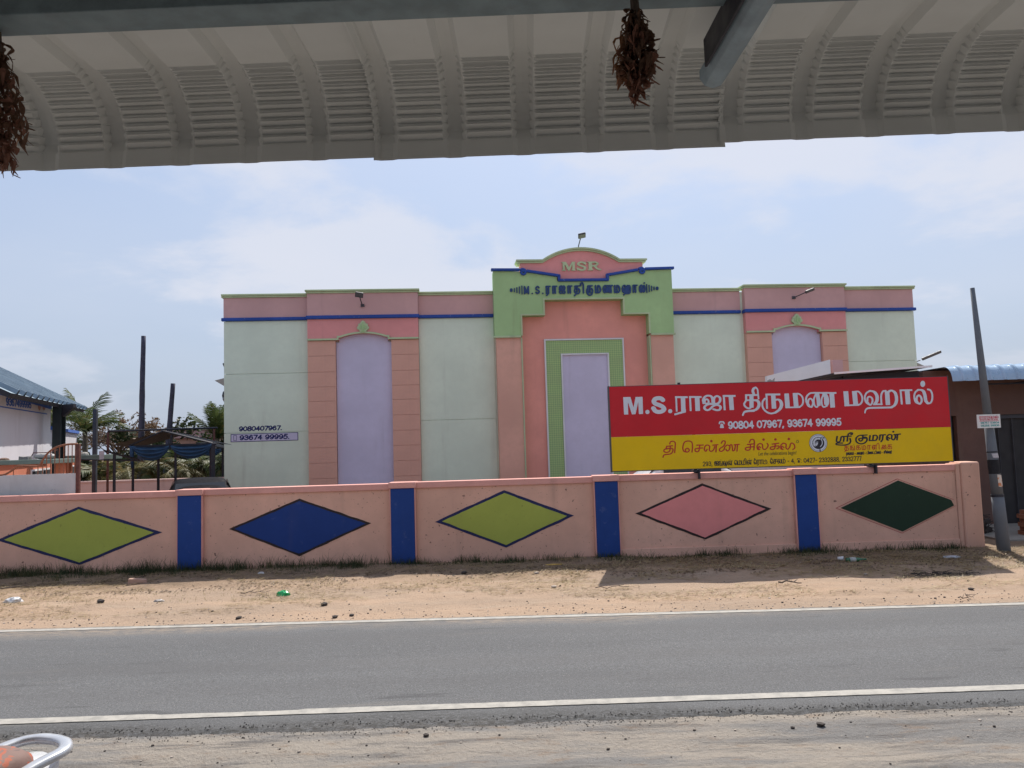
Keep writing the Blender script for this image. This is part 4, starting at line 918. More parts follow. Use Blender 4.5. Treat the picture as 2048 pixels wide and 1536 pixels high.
def pl(px, py, off=0.0):                      # pixel to office wall plane (u along the wall, z)
    d = ray(px, py); t_ = ((OB + ON*off - CAM).dot(ON)) / d.dot(ON); P = CAM + d*t_
    return ((P-OB).dot(OD), P.z)
off = thing('office_building', 'low white office with blue trim, painted phone number and sloping metal roof', 'building', OB, math.atan2(OD.y, OD.x))
MB().box(-6.2, -.005, .0, 5.0, 1.83, 3.28).build('wall', M_owhite, off)
MB().box(.0, 4.75, .03, 3.0, 1.83, 2.60).build('wall', M_owhite, off)
MB().box(.0, 4.78, -.03, 3.0, 2.602, 2.68).build('blue_trim', M_oblue, off)
MB().box(-6.2, .02, -.02, -.002, 3.10, 3.28).build('blue_trim', M_oblue, off)
MB().box(-6.2, 4.75, .06, 4.0, -.2, 1.828).build('lower_wall', M_orange, off)
for a, c in ((68, 77), (79, 86), (90, 95), (97, 104), (121, 126), (130, 135), (137, 142), (145, 150)):
    u0, zt_ = pl(a, 934); u1, zb_ = pl(c, 948)
    f_ = MB().box(u0-.05, u1+.05, .03, .058, .9, 1.66).build('window', M_white, off)
    MB().box(u0, u1, .022, .0295, .92, 1.62).build('pane', M_black, f_)
def on_office(items, mat, cell=.02, y=-.001): o = letters(items, cell, .002).build('lettering', mat, off); o.location = (0, y, 0); return o
q0, q1 = pl(12, 810), pl(62.5, 816.2)
on_office(fit_word('9367499995', q0, q1, .135, .05, .014), M_oblue, .012)
q0, q1 = pl(0, 813), pl(94, 828)
on_office([('s', [q0, q1], .012, .012, True)], M_oblue, .012)
for px in (78.5, 87.5):
    c = pl(px, 815); a = pl(px+3.3, 815)[0]-c[0]
    on_office([('p', [(c[0]+a*x, c[1]+.07*z) for x, z in ((-.9, .35), (-.4, .9), (.4, .9), (.9, .35), (.7, -.5), (.2, -1), (-.2, -1), (-.7, -.5))])], plain('pot_brown', (.42, .22, .18), .8), .012)
# sloping roof of trapezoid sheet: ribs run up from the eave
e0, e1 = -6.6, 2.75
slope = R(28); roof = MB(); EY = -.42
ez0 = lambda u: 3.04 + (u+6.6)*.020
def rp(u, s, h=0.0): return (u, EY+s*math.cos(slope)-h*math.sin(slope), ez0(u)+s*math.sin(slope)+h*math.cos(slope))
us = np.arange(e0, e1, .6)
for u in us:
    prof = [(0, 0), (.40, 0), (.44, .085), (.53, .085), (.57, 0), (.60, 0)]
    for (a, ha), (c, hc) in zip(prof[:-1], prof[1:]):
        roof.add([rp(u+a, 0, ha), rp(u+c, 0, hc), rp(u+c, 4.6, hc), rp(u+a, 4.6, ha)], [(0, 1, 2, 3)])
roof.build('roof', M_roofb, off)
MB().add([rp(e0, .0, -.09), rp(e1, .0, -.09), rp(e1, .0, -.004), rp(e0, .0, -.004), rp(e0, .25, -.09), rp(e1, .25, -.09), rp(e1, .25, -.004), rp(e0, .25, -.004)],
         [(0, 1, 2, 3), (4, 7, 6, 5), (0, 4, 5, 1), (2, 6, 7, 3), (1, 5, 6, 2), (0, 3, 7, 4)]).build('eave_purlin', M_dark, off)
p = at(117.5, 900, 17.9)
t = thing('steel_post', 'dark steel post with bracket carrying the corner of the office roof', 'post', (p.x, 17.9, 0))
MB().box(-.10, .10, -.10, -.085, -.2, 3.12).box(-.10, .10, .085, .10, -.2, 3.12).box(-.012, .012, -.084, .084, -.2, 3.12).build('column', plain('dark_green_steel', (.03, .045, .05), .6, .3), t)
MB().prism([(-.10, 2.95), (.12, 2.85), (.36, 3.06), (.36, 3.14), (-.12, 3.13)], -.06, .06).build('bracket', M_dark, t)

s0, s1 = at(0, 917, 13.6), at(106, 917, 13.6)
t = thing('concrete_slab', 'greenish concrete slab roof at the left edge in front of the white office', 'slab', (s1.x, 13.6, 0))
MB().box(-2.6, 0, 0, .7, 1.815, 1.895).build('slab', M_slab, t, bevel=.01)
MB().box(-2.55, -2.40, .1, .25, -.2, 1.813).box(-.22, -.12, .45, .6, -.2, 1.813).build('pillar', M_orange, t)
t2 = thing('cement_bag', 'grey stuffed sack lying on the left concrete slab', 'sack', (at(82, 915, 13.75).x, 13.85, 1.897))
mb = MB(); rings = []
for i in range(9):
    x = -.19+.38*i/8; s_ = (1-abs(2*i/8-1)**4)**.5
    rings.append([(x, .10*s_*math.cos(k*.785), .052+.05*s_*math.sin(k*.785)+.004*math.sin(i*2+k)) for k in range(8)])
mb.add([q for r_ in rings for q in r_], [(i*8+k, i*8+(k+1) % 8, (i+1)*8+(k+1) % 8, (i+1)*8+k) for i in range(8) for k in range(8)])
mb.build('sack', paint('sack_cloth', (.42, .41, .40), .1, .1), t2, smooth=True)
MB().tube([(-.22, -.02, .06), (-.18, -.03, .12), (0, -.04, .115), (.12, 0, .12), (.22, .02, .16)], .008, 6).build('cord', M_rustd, t2, smooth=True)
t2 = thing('concrete_block', 'small dark grey block on the left concrete slab beside the sack', 'block', (at(47, 914, 13.75).x, 13.8, 1.897))
mb = MB().prism([(-.085, 0), (.085, 0), (.082, .06), (0, .05), (-.082, .065)], -.06, .06); mb.build('block', plain('grey_block', (.22, .21, .21), .9), t2, bevel=.005)
t2 = thing('rubble_lump', 'brownish lump of rubble on the far left of the slab', 'rubble', (at(4, 915, 13.75).x, 13.8, 1.897))
MB().lathe([(.09, 0), (.08, .03), (.04, .045), (.01, .047)], n=9).build('lump', plain('brown_lump', (.2, .13, .1), .9), t2)

s0, s1 = at(100, 908, 18.6), at(207, 905, 18.6)
t = thing('concrete_slab', 'greenish concrete slab roof right of the dark steel post', 'slab', (s0.x, 18.6, 0))
wdt = s1.x-s0.x
MB().box(0, wdt, 0, .9, 1.83, 1.945).build('slab', M_slab, t, bevel=.01)
MB().box(.02, .12, .6, .75, -.2, 1.828).build('pillar', M_orange, t)
t2 = thing('rubble_lump', 'pale grey lump of rubble on the slab right of the steel post', 'rubble', (at(168, 905, 18.8).x, 18.8, 1.947))
MB().lathe([(.11, 0), (.10, .04), (.06, .07), (.01, .075)], n=9).build('lump', M_conc, t2)
# tin lean-to
p0, p1 = at(206, 899, 18.4), at(279, 918, 18.4)
t = thing('tin_lean_to', 'small rusty tin lean-to beside the slab left of the curtained shelter', 'shed', (p0.x, 18.4, 0))
W_ = p1.x-p0.x; d_ = p1.z-p0.z
mb = MB()
nseg = 24
for i in range(nseg):
    a, c = i/nseg, (i+1)/nseg
    for y0, y1 in ((0, .5),):
        h0, h1 = (.006 if i % 2 else 0), (.0 if i % 2 else .006)
        mb.add([(a*W_, y0, p0.z+d_*a+h0), (c*W_, y0, p0.z+d_*c+h1), (c*W_, y1, p0.z+d_*c+h1-.13), (a*W_, y1, p0.z+d_*a+h0-.13)], [(0, 1, 2, 3)])
mb.build('roof', plain('old_tin', (.10, .092, .088), .7, .1, var=.3), t)
MB().tube([(0, .03, p0.z-.03), (W_, .03, p1.z-.03)], .022, 6).tube([(-1.0, .06, p0.z-.20), (W_, .06, p1.z-.04)], .02, 6).build('rafter', M_dark, t)
for px in (228.5,):
    x = at(px, 950, 18.45).x-p0.x
    MB().tube([(x, .05, -.2), (x, .05, p0.z+d_*x/W_-.05)], .035, 8).build('post', M_dark, t)
MB().prism([(-.07, 1.83), (.03, 1.83), (.04, 2.03), (-.08, 2.03)], -.03, -.01).build('hanging_plastic', plain('pale_plastic', (.5, .5, .56), .5), t)  # pale plastic piece hanging at the slab end
# gate
GY = 13.05
gp = lambda px, py: at(px, py, GY)
x0 = gp(153, 960).x
t = thing('metal_gate', 'weathered white sheet gate topped by a curved rusty railing', 'gate', (x0, GY, 0))
gl = lambda px, py: (gp(px, py).x-x0, 0, gp(px, py).z)
MB().box(-1.9, -.005, -.012, .012, .15, gl(80, 948.5)[2]).build('sheet_panel', M_gatew, t)
rail = smooth_path([(-6, 951), (10, 949), (24, 941), (37, 932.5), (50, 932), (77, 932.2), (84, 922), (95, 907), (106, 898), (120, 892), (138, 888.5), (155, 888)], 4)
MB().tube([gl(*q) for q in rail], .017, 8).build('rail', M_rust, t, smooth=True)
barm = {}
for px, py in ((27, 941), (60, 933), (76, 933), (85.5, 921), (93.5, 910), (101.5, 902), (110, 897), (119, 893), (128, 891), (136.5, 889.5), (144.5, 889), (151, 889)):
    q0, q1 = gl(px, py), gl(px, 949)
    MB().tube([(q0[0], .0, q1[2]-.02), q0], .0085, 6).build('bar', M_rust, t)
MB().box(.0, .055, -.03, .03, -.2, gl(157, 888)[2]).build('gate_post', M_rustd, t, bevel=.004)
# posts
M_wood = plain('weathered_wood_post', (.055, .055, .085), .9, var=.3, scale=5)
def pole(name, pix_top, pix_bot, Y, r0, r1, label, mat, cat='post', grp=None):
    a = at(*pix_top, Y); c = at(*pix_bot, Y); d = (a-c)/(a.z-c.z); foot = c - d*(c.z+.1)
    t = thing(name, label, cat, (foot.x, Y, 0), 0, grp)
    n = 14; L_ = a.z+.1
    pts = [(d.x*L_*i/n+.006*math.sin(i*1.1), .006*math.cos(i*1.3), -.1+L_*i/n) for i in range(n+1)]
    MB().tube(pts, [r0+(r1-r0)*i/n+.006*math.sin(i*2.9) for i in range(n+1)], 9).build('shaft', mat, t, smooth=True)
    return t
pole('wooden_post', (287, 672), (281, 955), 30, .135, .085, 'tallest dark wooden post rising behind the curtained shelter', M_wood)
pole('wooden_post', (346, 767), (332, 955), 30, .135, .085, 'shorter leaning dark wooden post right of the tallest one', M_wood)
a = at(190.5, 818, 24); c = at(188.5, 965, 24)
t = thing('stone_post', 'square dark stone post standing behind the slab near the office', 'post', (c.x, 24, 0))
MB().prism([(-.058, -.2), (.058, -.2), (a.x-c.x+.062, a.z-.02), (a.x-c.x+.045, a.z), (a.x-c.x-.045, a.z), (a.x-c.x-.055, a.z-.02)], -.05, .06).build('shaft', plain('dark_stone', (.045, .05, .065), .9, var=.25), t, bevel=.01)
# pink rear wall
rwz = 1.0
t = thing('rear_wall', 'low pale pink wall at the back of the yard behind the sheds', 'wall', (-12.5, 26.2, 0))
MB().box(-6, 2.75, 0, .2, -.2, rwz).build('wall_panel', paint('pale_pink_plaster', (.62, .44, .40), .06, .15, speck=.3), t)
MB().box(-6, 2.75, -.03, .23, rwz+.001, rwz+.06).build('coping', paint('pale_pink_plaster', (.62, .44, .40)), t, bevel=.01)
# pipe frame
t = thing('pipe_frame', 'thin horizontal pipe on two uprights above the curtained shelter', 'pipe', (-10.0, 22.6, 0))
a, c = at(216, 862.5, 22.6), at(428, 856, 22.6)
MB().tube([(a.x+10, 0, a.z), (c.x+10.1, 0, c.z)], .03, 8).build('crossbar', M_dark, t)
for q in (a, c): MB().tube([(q.x+10, 0, -.2), (q.x+10, 0, q.z-.03)], .035, 8).build('upright', M_rustd, t)
# curtained shelter
SY = 21.2
sp = lambda px, py: at(px, py, SY)
ap, el, er = sp(326, 862), sp(222, 891), sp(424, 885)
t = thing('curtained_shelter', 'small open shelter with a low gabled tin roof and blue swag curtains', 'shelter', (ap.x, SY, 0))
lo = lambda p_, y=0: (p_.x-ap.x, y, p_.z)
M_tin = plain('brown_tin', (.045, .040, .040), .7, .1, var=.3)
for nm_, e_ in (('l', el), ('r', er)):
    mb = MB(); n = 18
    for i in range(n):
        A_, C_ = i/n*1.5, (i+1)/n*1.5
        h0, h1 = (.012 if i % 2 else 0), (0 if i % 2 else .012)
        x1, z1_ = e_.x-ap.x, e_.z
        mb.add([(0, A_, ap.z+h0-A_*.05), (x1, A_, z1_+h0-A_*.05), (x1, C_, z1_+h1-C_*.05), (0, C_, ap.z+h1-C_*.05)], [(0, 1, 2, 3)])
    mb.build('roof_sheet', M_tin, t)
z_t = sp(340, 893).z
MB().tube([lo(sp(256, 894)), lo(sp(433, 888))], .035, 6).tube([lo(ap), lo(sp(256, 893))], .025, 6).tube([lo(ap), lo(sp(425, 887))], .025, 6).tube([lo(sp(343, 870)), lo(sp(343, 892))], .035, 6).build('truss', M_dark, t)
for px, py, r_ in ((265.5, 893, .045), (350.5, 892, .045), (424, 888, .10)):
    q = sp(px, py); MB().tube([(q.x-ap.x, .02, -.2), (q.x-ap.x, .02, q.z)], r_*.8, 8).build('post', M_dark, t)
for px, py in ((270, 880),):
    q = sp(px, py); MB().tube([(q.x-ap.x, 1.4, -.2), (q.x-ap.x, 1.4, q.z-.12)], .04, 8).build('post', M_dark, t)
m_, nt_, b_ = new_mat('blue_curtain'); nt_.links.new(mix(nt_, ramp(nt_, noise(nt_, 5, 4, .6, (1, 1, 4)), .35, .7), (.012, .045, .105), (.02, .075, .165)), b_.inputs['Base Color']); b_.inputs['Roughness'].default_value = .7
def swag(xa, za, xb, zb, drop, y=-.06):
    mb = MB(); nu, nv = 20, 14
    vs = []
    for j in range(nv+1):
        for i in range(nu+1):
            u, v = i/nu, j/nv
            sag = 4*u*(1-u)
            top = .03*sag; bot = drop*sag**.8+.05
            z = za+(zb-za)*u-(top+(bot-top)*v)
            vs.append((xa+(xb-xa)*u, y-.05*math.sin(v*22+sag*3)*sag-.04*math.sin(v*3.1), z))
    mb.add(vs, [(j*(nu+1)+i, j*(nu+1)+i+1, (j+1)*(nu+1)+i+1, (j+1)*(nu+1)+i) for j in range(nv) for i in range(nu)])
    return mb
a, c_, e_ = lo(sp(267, 892)), lo(sp(341, 891)), lo(sp(426, 887))
swag(a[0], a[2], c_[0], c_[2], .36).build('curtain', m_, t, smooth=True)
swag(c_[0]+.04, c_[2], e_[0], e_[2], .34).build('curtain', m_, t, smooth=True)
MB().tube([(a[0]-.02, -.05, a[2]), (a[0]-.02, -.06, a[2]-.25), (a[0]-.01, -.05, a[2]-.6)], [.06, .05, .03], 7).build('curtain', m_, t, smooth=True)
t = thing('low_tin_roof', 'low tin roof with hanging blue cloth beside the left corner of the hall', 'roof', (-10.25, 25.8, 0))
MB().prism([(-.35, 2.22), (.55, 2.02), (.55, 2.05), (-.35, 2.25)], 0, 1.2).build('roof_sheet', M_tin, t)
MB().box(.1, .16, .05, .11, -.2, 2.1).box(.1, .16, 1.0, 1.06, -.2, 2.1).build('post', M_dark, t)
swag(-.3, 2.15, .5, 2.02, .25).build('curtain', m_, t, smooth=True)
t = thing('pink_outbuilding', 'distant pink flat roofed building just left of the hall', 'building', (-15.5, 34.0, 0))
MB().box(.4, 4.0, 0, 4, -.2, 2.55).build('wall', M_salmon, t)
MB().box(.3, 4.1, -.15, 4, 2.552, 2.9).build('parapet', M_mauve, t)
MB().box(.25, 4.15, -.2, 4, 2.902, 2.98).build('coping', M_pale, t)

# ================================================================== CARS BEHIND THE WALL
def car(loc, rz, paintm, label):
    t = thing('parked_car', label, 'car', loc, rz)
    st = [(-1.95, .70, .30, .62, None), (-1.85, .80, .24, .80, None), (-1.2, .84, .22, .92, None), (-.75, .85, .22, .97, .97), (-.15, .85, .22, .98, 1.44), (.55, .85, .22, .98, 1.50), (1.15, .85, .22, .97, 1.44), (1.75, .83, .24, .96, .98), (1.92, .76, .32, .85, None)]
    rings = []
    for x, wd, zl, zb, zr in st:
        zr2 = zr if zr else zb+.01
        wr = wd*.74 if zr and zr > 1.2 else wd*.86
        h = [(wd*.9, zl), (wd, zl+.15), (wd, zb-.12), (wd*.96, zb), (wr, zr2-.05), (wr*.8, zr2), (0, zr2+.015)]
        rings.append([(x, y, z) for y, z in h] + [(x, -y, z) for y, z in h[-2::-1]])
    n = len(rings[0]); mb = MB()
    mb.add([q for r_ in rings for q in r_], [(i*n+k, i*n+k+1, (i+1)*n+k+1, (i+1)*n+k) for i in range(len(rings)-1) for k in range(n-1)] + [tuple(range(n)), tuple(range(len(rings)*n-1, (len(rings)-1)*n-1, -1))])
    bo_ = mb.build('body', paintm, t, smooth=True, fix=True); sb_ = bo_.modifiers.new('smooth', 'SUBSURF'); sb_.levels = sb_.render_levels = 2
    M_cg = plain('car_glass', (.02, .022, .025), .08, var=0, spec=.6)
    def pane(i0, i1, k0, k1, nm_):
        a, c, d, e = [Vector(rings[i][k]) for i, k in ((i0, k0), (i1, k0), (i1, k1), (i0, k1))]
        cc = (a+c+d+e)/4; nrm = (c-a).cross(e-a).normalized()
        if nrm.dot(cc-Vector((0, 0, .8))) < 0: nrm = -nrm
        P = [cc+(q-cc)*.9+nrm*.012 for q in (a, c, d, e)]
        MB().add([*P, *[q-nrm*.01 for q in P]], [(0, 1, 2, 3), (7, 6, 5, 4)]).build(nm_, M_cg, t)
    for k0, k1 in ((3, 4), (9, 8)):
        for i in (4, 5): pane(i, i+1, k0, k1, 'side_window')
    pane(3, 4, 4, 8, 'windscreen'); pane(6, 7, 4, 8, 'rear_window')
    tyre = MB().lathe([(.20, -.09), (.29, -.09), (.31, -.05), (.31, .05), (.29, .09), (.20, .09)], n=18, axis='y').mesh('tyre', plain('tyre_rubber', (.02, .02, .02), .9), True)
    rim = MB().lathe([(.05, -.095), (.19, -.08), (.20, .08), (.05, .06)], n=14, axis='y').mesh('rim', plain('alloy', (.4, .4, .42), .35, .8))
    for x in (-1.2, 1.25):
        for y in (-.76, .76):
            o = bpy.data.objects.new('wheel', tyre); col.objects.link(o); o.parent = t; o.location = (x, y, .31)
            r_ = bpy.data.objects.new('rim', rim); col.objects.link(r_); r_.parent = o
    for y in (-.6, .6):
        MB().box(-1.93, -1.86, y-.14, y+.14, .60, .74).build('headlight', M_glassy, t, bevel=.02)
        MB().box(1.86, 1.93, y-.10, y+.10, .68, .84).build('tail_light', plain('tail_red', (.3, .02, .02), .3), t, bevel=.02)
    return t
cp_ = at(401, 960, 19.6)
car((cp_.x, 19.6, -.21), R(112), plain('black_car_paint', (.010, .010, .014), .7, .0, var=.02, spec=.04), 'black car parked behind the wall between the curtained shelter and the hall')
car((3.2, 17.0, -.02), R(4), plain('white_car_paint', (.70, .70, .70), .25, var=.02, coat=.6), 'white car parked behind the left half of the billboard')
t = thing('low_white_kerb_wall', 'low white wall seen under the right half of the billboard', 'wall', (6.4, 17.5, 0))
MB().box(-1.9, 1.5, 0, .2, -.2, 1.30).build('wall_panel', M_owhite, t)

# ================================================================== RIGHT: BROWN SHOP, STAIR WALL
M_brown = paint('brown_plaster', (.135, .080, .066), .16, .25, speck=.3, wear=.2, wearcol=(.16, .10, .08))
BYY = 15.5
xw = lambda px, py=900: at(px, py, BYY).x
shop = thing('brown_shop', 'rough brown shop with dark doorways and a pale blue curved awning', 'building', (8.3, BYY, 0))
sx = lambda px, py=900: xw(px, py)-8.3
dx0 = sx(1994, 950); nx0, nx1 = sx(1896, 880), sx(1916, 880)
zl = at(2000, 829, BYY).z
MB().box(0, nx0, 0, .2, -.2, 3.12).build('wall', M_brown, shop)
MB().box(nx0+.001, nx1-.001, 0, .2, zl, 3.12).build('wall', M_brown, shop)
MB().box(nx0+.001, nx1-.001, 0, .2, -.2, 1.2).build('wall', M_brown, shop)
MB().box(nx1, dx0, 0, .2, -.2, 3.12).build('wall', M_brown, shop)
MB().box(dx0+.001, dx0+2.6, 0, .2, zl, 3.12).build('wall', M_brown, shop)
MB().box(dx0+2.601, 7.5, 0, .2, -.2, 3.12).build('wall', M_brown, shop)
MB().box(0, 7.5, 3.0, 3.2, -.2, 3.12).box(0, .2, .201, 2.999, -.2, 3.12).box(7.3, 7.5, .201, 2.999, -.2, 3.12).build('wall', M_brown, shop)
MB().box(nx0+.002, nx1-.002, .12, .16, 1.2, zl).build('window', M_black, shop)
dg_ = MB().box(dx0+.002, dx0+2.6, .13, .17, -.1, zl).build('doorway_dark', plain('dark_interior', (.022, .02, .022), .6, var=.3), shop)  # dark sheet stands in for the unlit interior behind the opening
for k in range(9):
    x = dx0+.15+k*.29
    MB().tube([(x, .10, .0), (x, .10, zl-.02)], .012, 6).build('door_bar', plain('dark_bar', (.05, .05, .06), .5, .4), dg_)
MB().box(dx0+.002, dx0+2.6, .06, .12, zl-.08, zl-.002).build('door_rail', plain('dark_bar', (.05, .05, .06), .5, .4), dg_)
# curved awning: pale blue sheet whose eave curves down
M_awn = plain('pale_blue_sheet', (.32, .44, .58), .35, .15, var=.1, scale=3)
ax0 = sx(1862, 740); az_top = at(1900, 731, 14.7).z
aw = MB(); npan = 18; prs = []
xs_ = []
for k in range(npan):
    for a_, h_ in ((0, 0), (.17, 0), (.195, .028), (.235, .028), (.26, 0)): xs_.append((ax0+.265*k+a_, h_))
prof = [(3.4, az_top+.0)] + [(-.40+.30*0, az_top)]
arc = [(-.45-.28*math.sin(R(a)), az_top-.28+.28*math.cos(R(a))) for a in range(0, 85, 7)] + [(-.735, az_top-.30)]
prof = [(3.2, az_top+.02)] + arc
rows = []
for i, (y_, z_) in enumerate(prof):
    an = R(min(84, max(0, (i-1)*7)))
    rows.append([(x, y_-h_*math.sin(an), z_+h_*math.cos(an)) for x, h_ in xs_])
nn = len(xs_)
aw.add([q for r_ in rows for q in r_], [(i*nn+k, i*nn+k+1, (i+1)*nn+k+1, (i+1)*nn+k) for i in range(len(rows)-1) for k in range(nn-1)])
aw.build('awning_sheet', M_awn, shop)
a, c_ = at(1669, 748.5, 14.9), at(1864, 734, 14.9)
mb = MB(); mb.prism([(a.x-8.3, a.z), (c_.x-8.3-.002, c_.z-.004), (c_.x-8.3-.002, c_.z+.034), (a.x-8.3, a.z+.038)], -.62, -.58)
MB().prism([(a.x-8.295, a.z+.006), (c_.x-8.31, c_.z+.002), (c_.x-8.31, c_.z+.026), (a.x-8.295, a.z+.030)], -.578, 3.0).build('roof_sheet', M_dark, shop)  # dark colour paints the shaded underside of the white roof
mb.build('flat_roof', plain('white_sheet', (.78, .80, .84), .4, .0, var=.04), shop)
MB().prism([(a.x-8.1, a.z-.12), (c_.x-8.35, c_.z-.17), (c_.x-8.35, c_.z-.03), (a.x-7.9, a.z-.025)], -.2, -.12).build('truss', M_dark, shop)
for k in range(5):
    x = a.x-8.3+.35+k*.37
    MB().box(x, x+.035, -.1, 2.6, a.z-.10, a.z-.01).build('purlin', M_dark, shop)
MB().tube([(sx(1944, 758), -.5, 2.86), (sx(1946, 768), -.5, 2.79), (7, -.5, 2.79)], .014, 6).tube([(sx(1944, 758), -.5, 2.90), (7, -.5, 2.90)], .014, 6).build('awning_frame', M_dark, shop)
for k in range(6):
    MB().box(1.7+k*.9, 1.73+k*.9, -.52, -.02, 2.80, 2.83).build('awning_frame', M_dark, shop)
MB().box(0, 7.5, -2.2, -.01, -.06, .035).build('apron', paint('concrete_apron', (.27, .25, .22), .1, .0, speck=.3), shop, bevel=.01)
# white stair parapet
q = [at(*p_, 20.5) for p_ in ((1534, 790), (1534, 752), (1660, 719), (1665, 790))]
t = thing('stair_parapet', 'white sloping stair wall rising above the billboard', 'wall', (q[0].x, 20.5, 0))
MB().prism([(p_.x-q[0].x, p_.z) for p_ in (q[0], q[1], q[2])] + [(q[2].x-q[0].x, q[3].z-2.0), (0, q[3].z-2.0)], 0, .16).build('wall_panel', paint('stair_white', (.80, .79, .79), .05, .12, wear=.06, wearcol=(.3, .3, .3)), t)
r0, r1 = at(1664, 720, 20.5), at(1685, 719, 20.5)
MB().box(r0.x-q[0].x+.008, r1.x-q[0].x, -.01, .3, .5, r0.z).build('pier', M_mauve, t)
MB().prism([(.03, q[1].z-.30), (.20, q[1].z-.30), (.23, q[1].z-.05), (.16, q[1].z-.12), (.10, q[1].z-.09), (.03, q[1].z-.12)], -.006, -.001).build('stain', M_conc, t)

# ================================================================== UTILITY POLE
foot = at(2008, 1100, 12.2); topp = at(1944.5, 576, 12.2)
up = thing('utility_pole', 'tall leaning grey steel pole with a small sign at the right end of the wall', 'pole', (foot.x, 12.2, 0))
d = Vector((topp.x-foot.x, 0, topp.z))
def upp(k): return (d.x*k, 0, d.z*k)
M_pole = paint('galvanised_pole', (.145, .155, .172), .12, .2, wear=.1, wearcol=(.14, .13, .13), bmp=.1)
MB().tube([(-d.x*.05, 0, -.2), upp(.14), upp(.21)], [.098, .094, .090], 16).build('lower_tube', M_pole, up, smooth=True)
MB().tube([upp(.209), upp(.33), upp(.50)], [.085, .080, .066], 16).build('middle_tube', M_pole, up, smooth=True)
MB().tube([upp(.499), upp(.75), upp(1)], [.064, .050, .034], 16).build('upper_tube', M_pole, up, smooth=True)
MB().tube([upp(.206), upp(.214)], .093, 16).build('joint_ring', M_dark, up)
MB().tube([upp(.292), upp(.345)], .0845, 16).build('black_band', M_black, up)
MB().tube([upp(.372), upp(.376)], .081, 16).build('joint_ring', M_dark, up)
st_ = MB(); rows = []
for k in (.245, .262, .280, .288):
    rows.append([Vector(upp(k))+Vector((.0865*math.sin(R(a)), -.0865*math.cos(R(a)), .006*math.sin(a+k*40))) for a in range(-10, 75, 12)])
st_.add([q for r_ in rows for q in r_], [(i*8+k, i*8+k+1, (i+1)*8+k+1, (i+1)*8+k) for i in range(3) for k in range(7)])
m, nt, b = new_mat('torn_sticker'); nt.links.new(mix(nt, ramp(nt, noise(nt, 16, 4), .42, .5), (.55, .20, .08), (.6, .52, .45)), b.inputs['Base Color'])
st_.build('sticker', m, up)
st2 = MB(); rows = []
for k in (.352, .368):
    rows.append([Vector(upp(k))+Vector((.0835*math.sin(R(a)), -.0835*math.cos(R(a)), 0)) for a in range(-40, 60, 12)])
st2.add([q for r_ in rows for q in r_], [(k, k+1, 9+k, 8+k) for k in range(7)])
st2.build('sticker', plain('grey_sticker', (.45, .43, .46), .6, scale=30), up)
s0, s1 = at(1953.5, 829, 12.08), at(2002, 855, 12.08)
sg_ = thing('small_sign', 'small white notice plate with red and green writing fixed to the utility pole', 'sign', (s0.x, 12.08, s1.z))
SW, SH = s1.x-s0.x, at(1953.5, 828, 12.08).z-at(1953.5, 855, 12.08).z
pa = MB().box(0, SW, 0, .012, 0, SH).build('plate', plain('sign_white', (.70, .68, .66), .6, var=.04), sg_)
M_sr, M_st = plain('sign_red', (.55, .04, .08), .7), plain('sign_teal', (.04, .28, .27), .7)
for s_, x0, x1, z_, h_, hw, mt in (('ராராமெல்'.replace('மெ', 'ெம'), .10, .93, .70, .14, .014, M_sr), ('ராராமிங் ேபால்', .12, .90, .57, .075, .008, M_sr), ('98767 53604', .14, .94, .32, .115, .011, M_st), ('98288 99806', .14, .94, .11, .115, .011, M_st)):
    it = fit_word(s_, (x0*SW, z_*SH), (x1*SW, z_*SH), h_*SH/.9, hw*SW*.8, hw*SH)
    o = letters(it, .003, .001).build('lettering', mt, sg_); o.location = (0, -.001, 0)
o = letters([('s', [(.10*SW, .51*SH), (.93*SW, .51*SH)], .003, .003, True)], .003, .001).build('lettering', M_sr, sg_); o.location = (0, -.001, 0)
# bricks beside the shop door
M_brick = plain('clay_brick', (.27, .115, .065), .9, var=.25, scale=9)
bs = thing('brick_stack', 'untidy low stack of clay bricks beside the shop doorway', 'bricks', (9.05, 13.75, .036))
bmesh_ = MB().box(-.11, .11, -.052, .052, 0, .07).mesh('brick', M_brick)
for k in range(6):
    for i in range(4-(k//3)):
        for j in range(2):
            o = bpy.data.objects.new('brick', bmesh_); col.objects.link(o); o.parent = bs
            o.location = (i*.232+rnd.uniform(-.02, .02)+(.06 if k % 2 else 0), j*.12+rnd.uniform(-.012, .012), k*.072); o.rotation_euler = (0, 0, rnd.uniform(-.1, .1))
t = thing('scrap_heap', 'dark heap of scrap and dry twigs between the wall end and the pole', 'heap', (8.25, 14.3, .036))
mb = MB()
for i in range(160):
    a = rnd.uniform(0, 6.28); r_ = rnd.uniform(0, .45); h = (1-r_/.5)*.75*rnd.random()
    p_ = Vector((r_*math.cos(a)*.8, r_*math.sin(a)*.6, h)); q = Vector((rnd.gauss(0, .13), rnd.gauss(0, .1), rnd.gauss(0, .09)))
    mb.tube([p_-q, p_+q], rnd.uniform(.004, .012), 4)
for i in range(40):
    a = rnd.uniform(0, 6.28); r_ = rnd.uniform(0, .4)
    mb.obox((r_*math.cos(a), r_*math.sin(a)*.6, rnd.uniform(.03, .3)), (rnd.uniform(.03, .12), 0, .02), (0, rnd.uniform(.03, .08), .01), (.0, 0, rnd.uniform(.01, .06)))
mb.build('scrap', plain('scrap_dark', (.045, .035, .032), .9, var=.3), t)['kind'] = 'stuff'

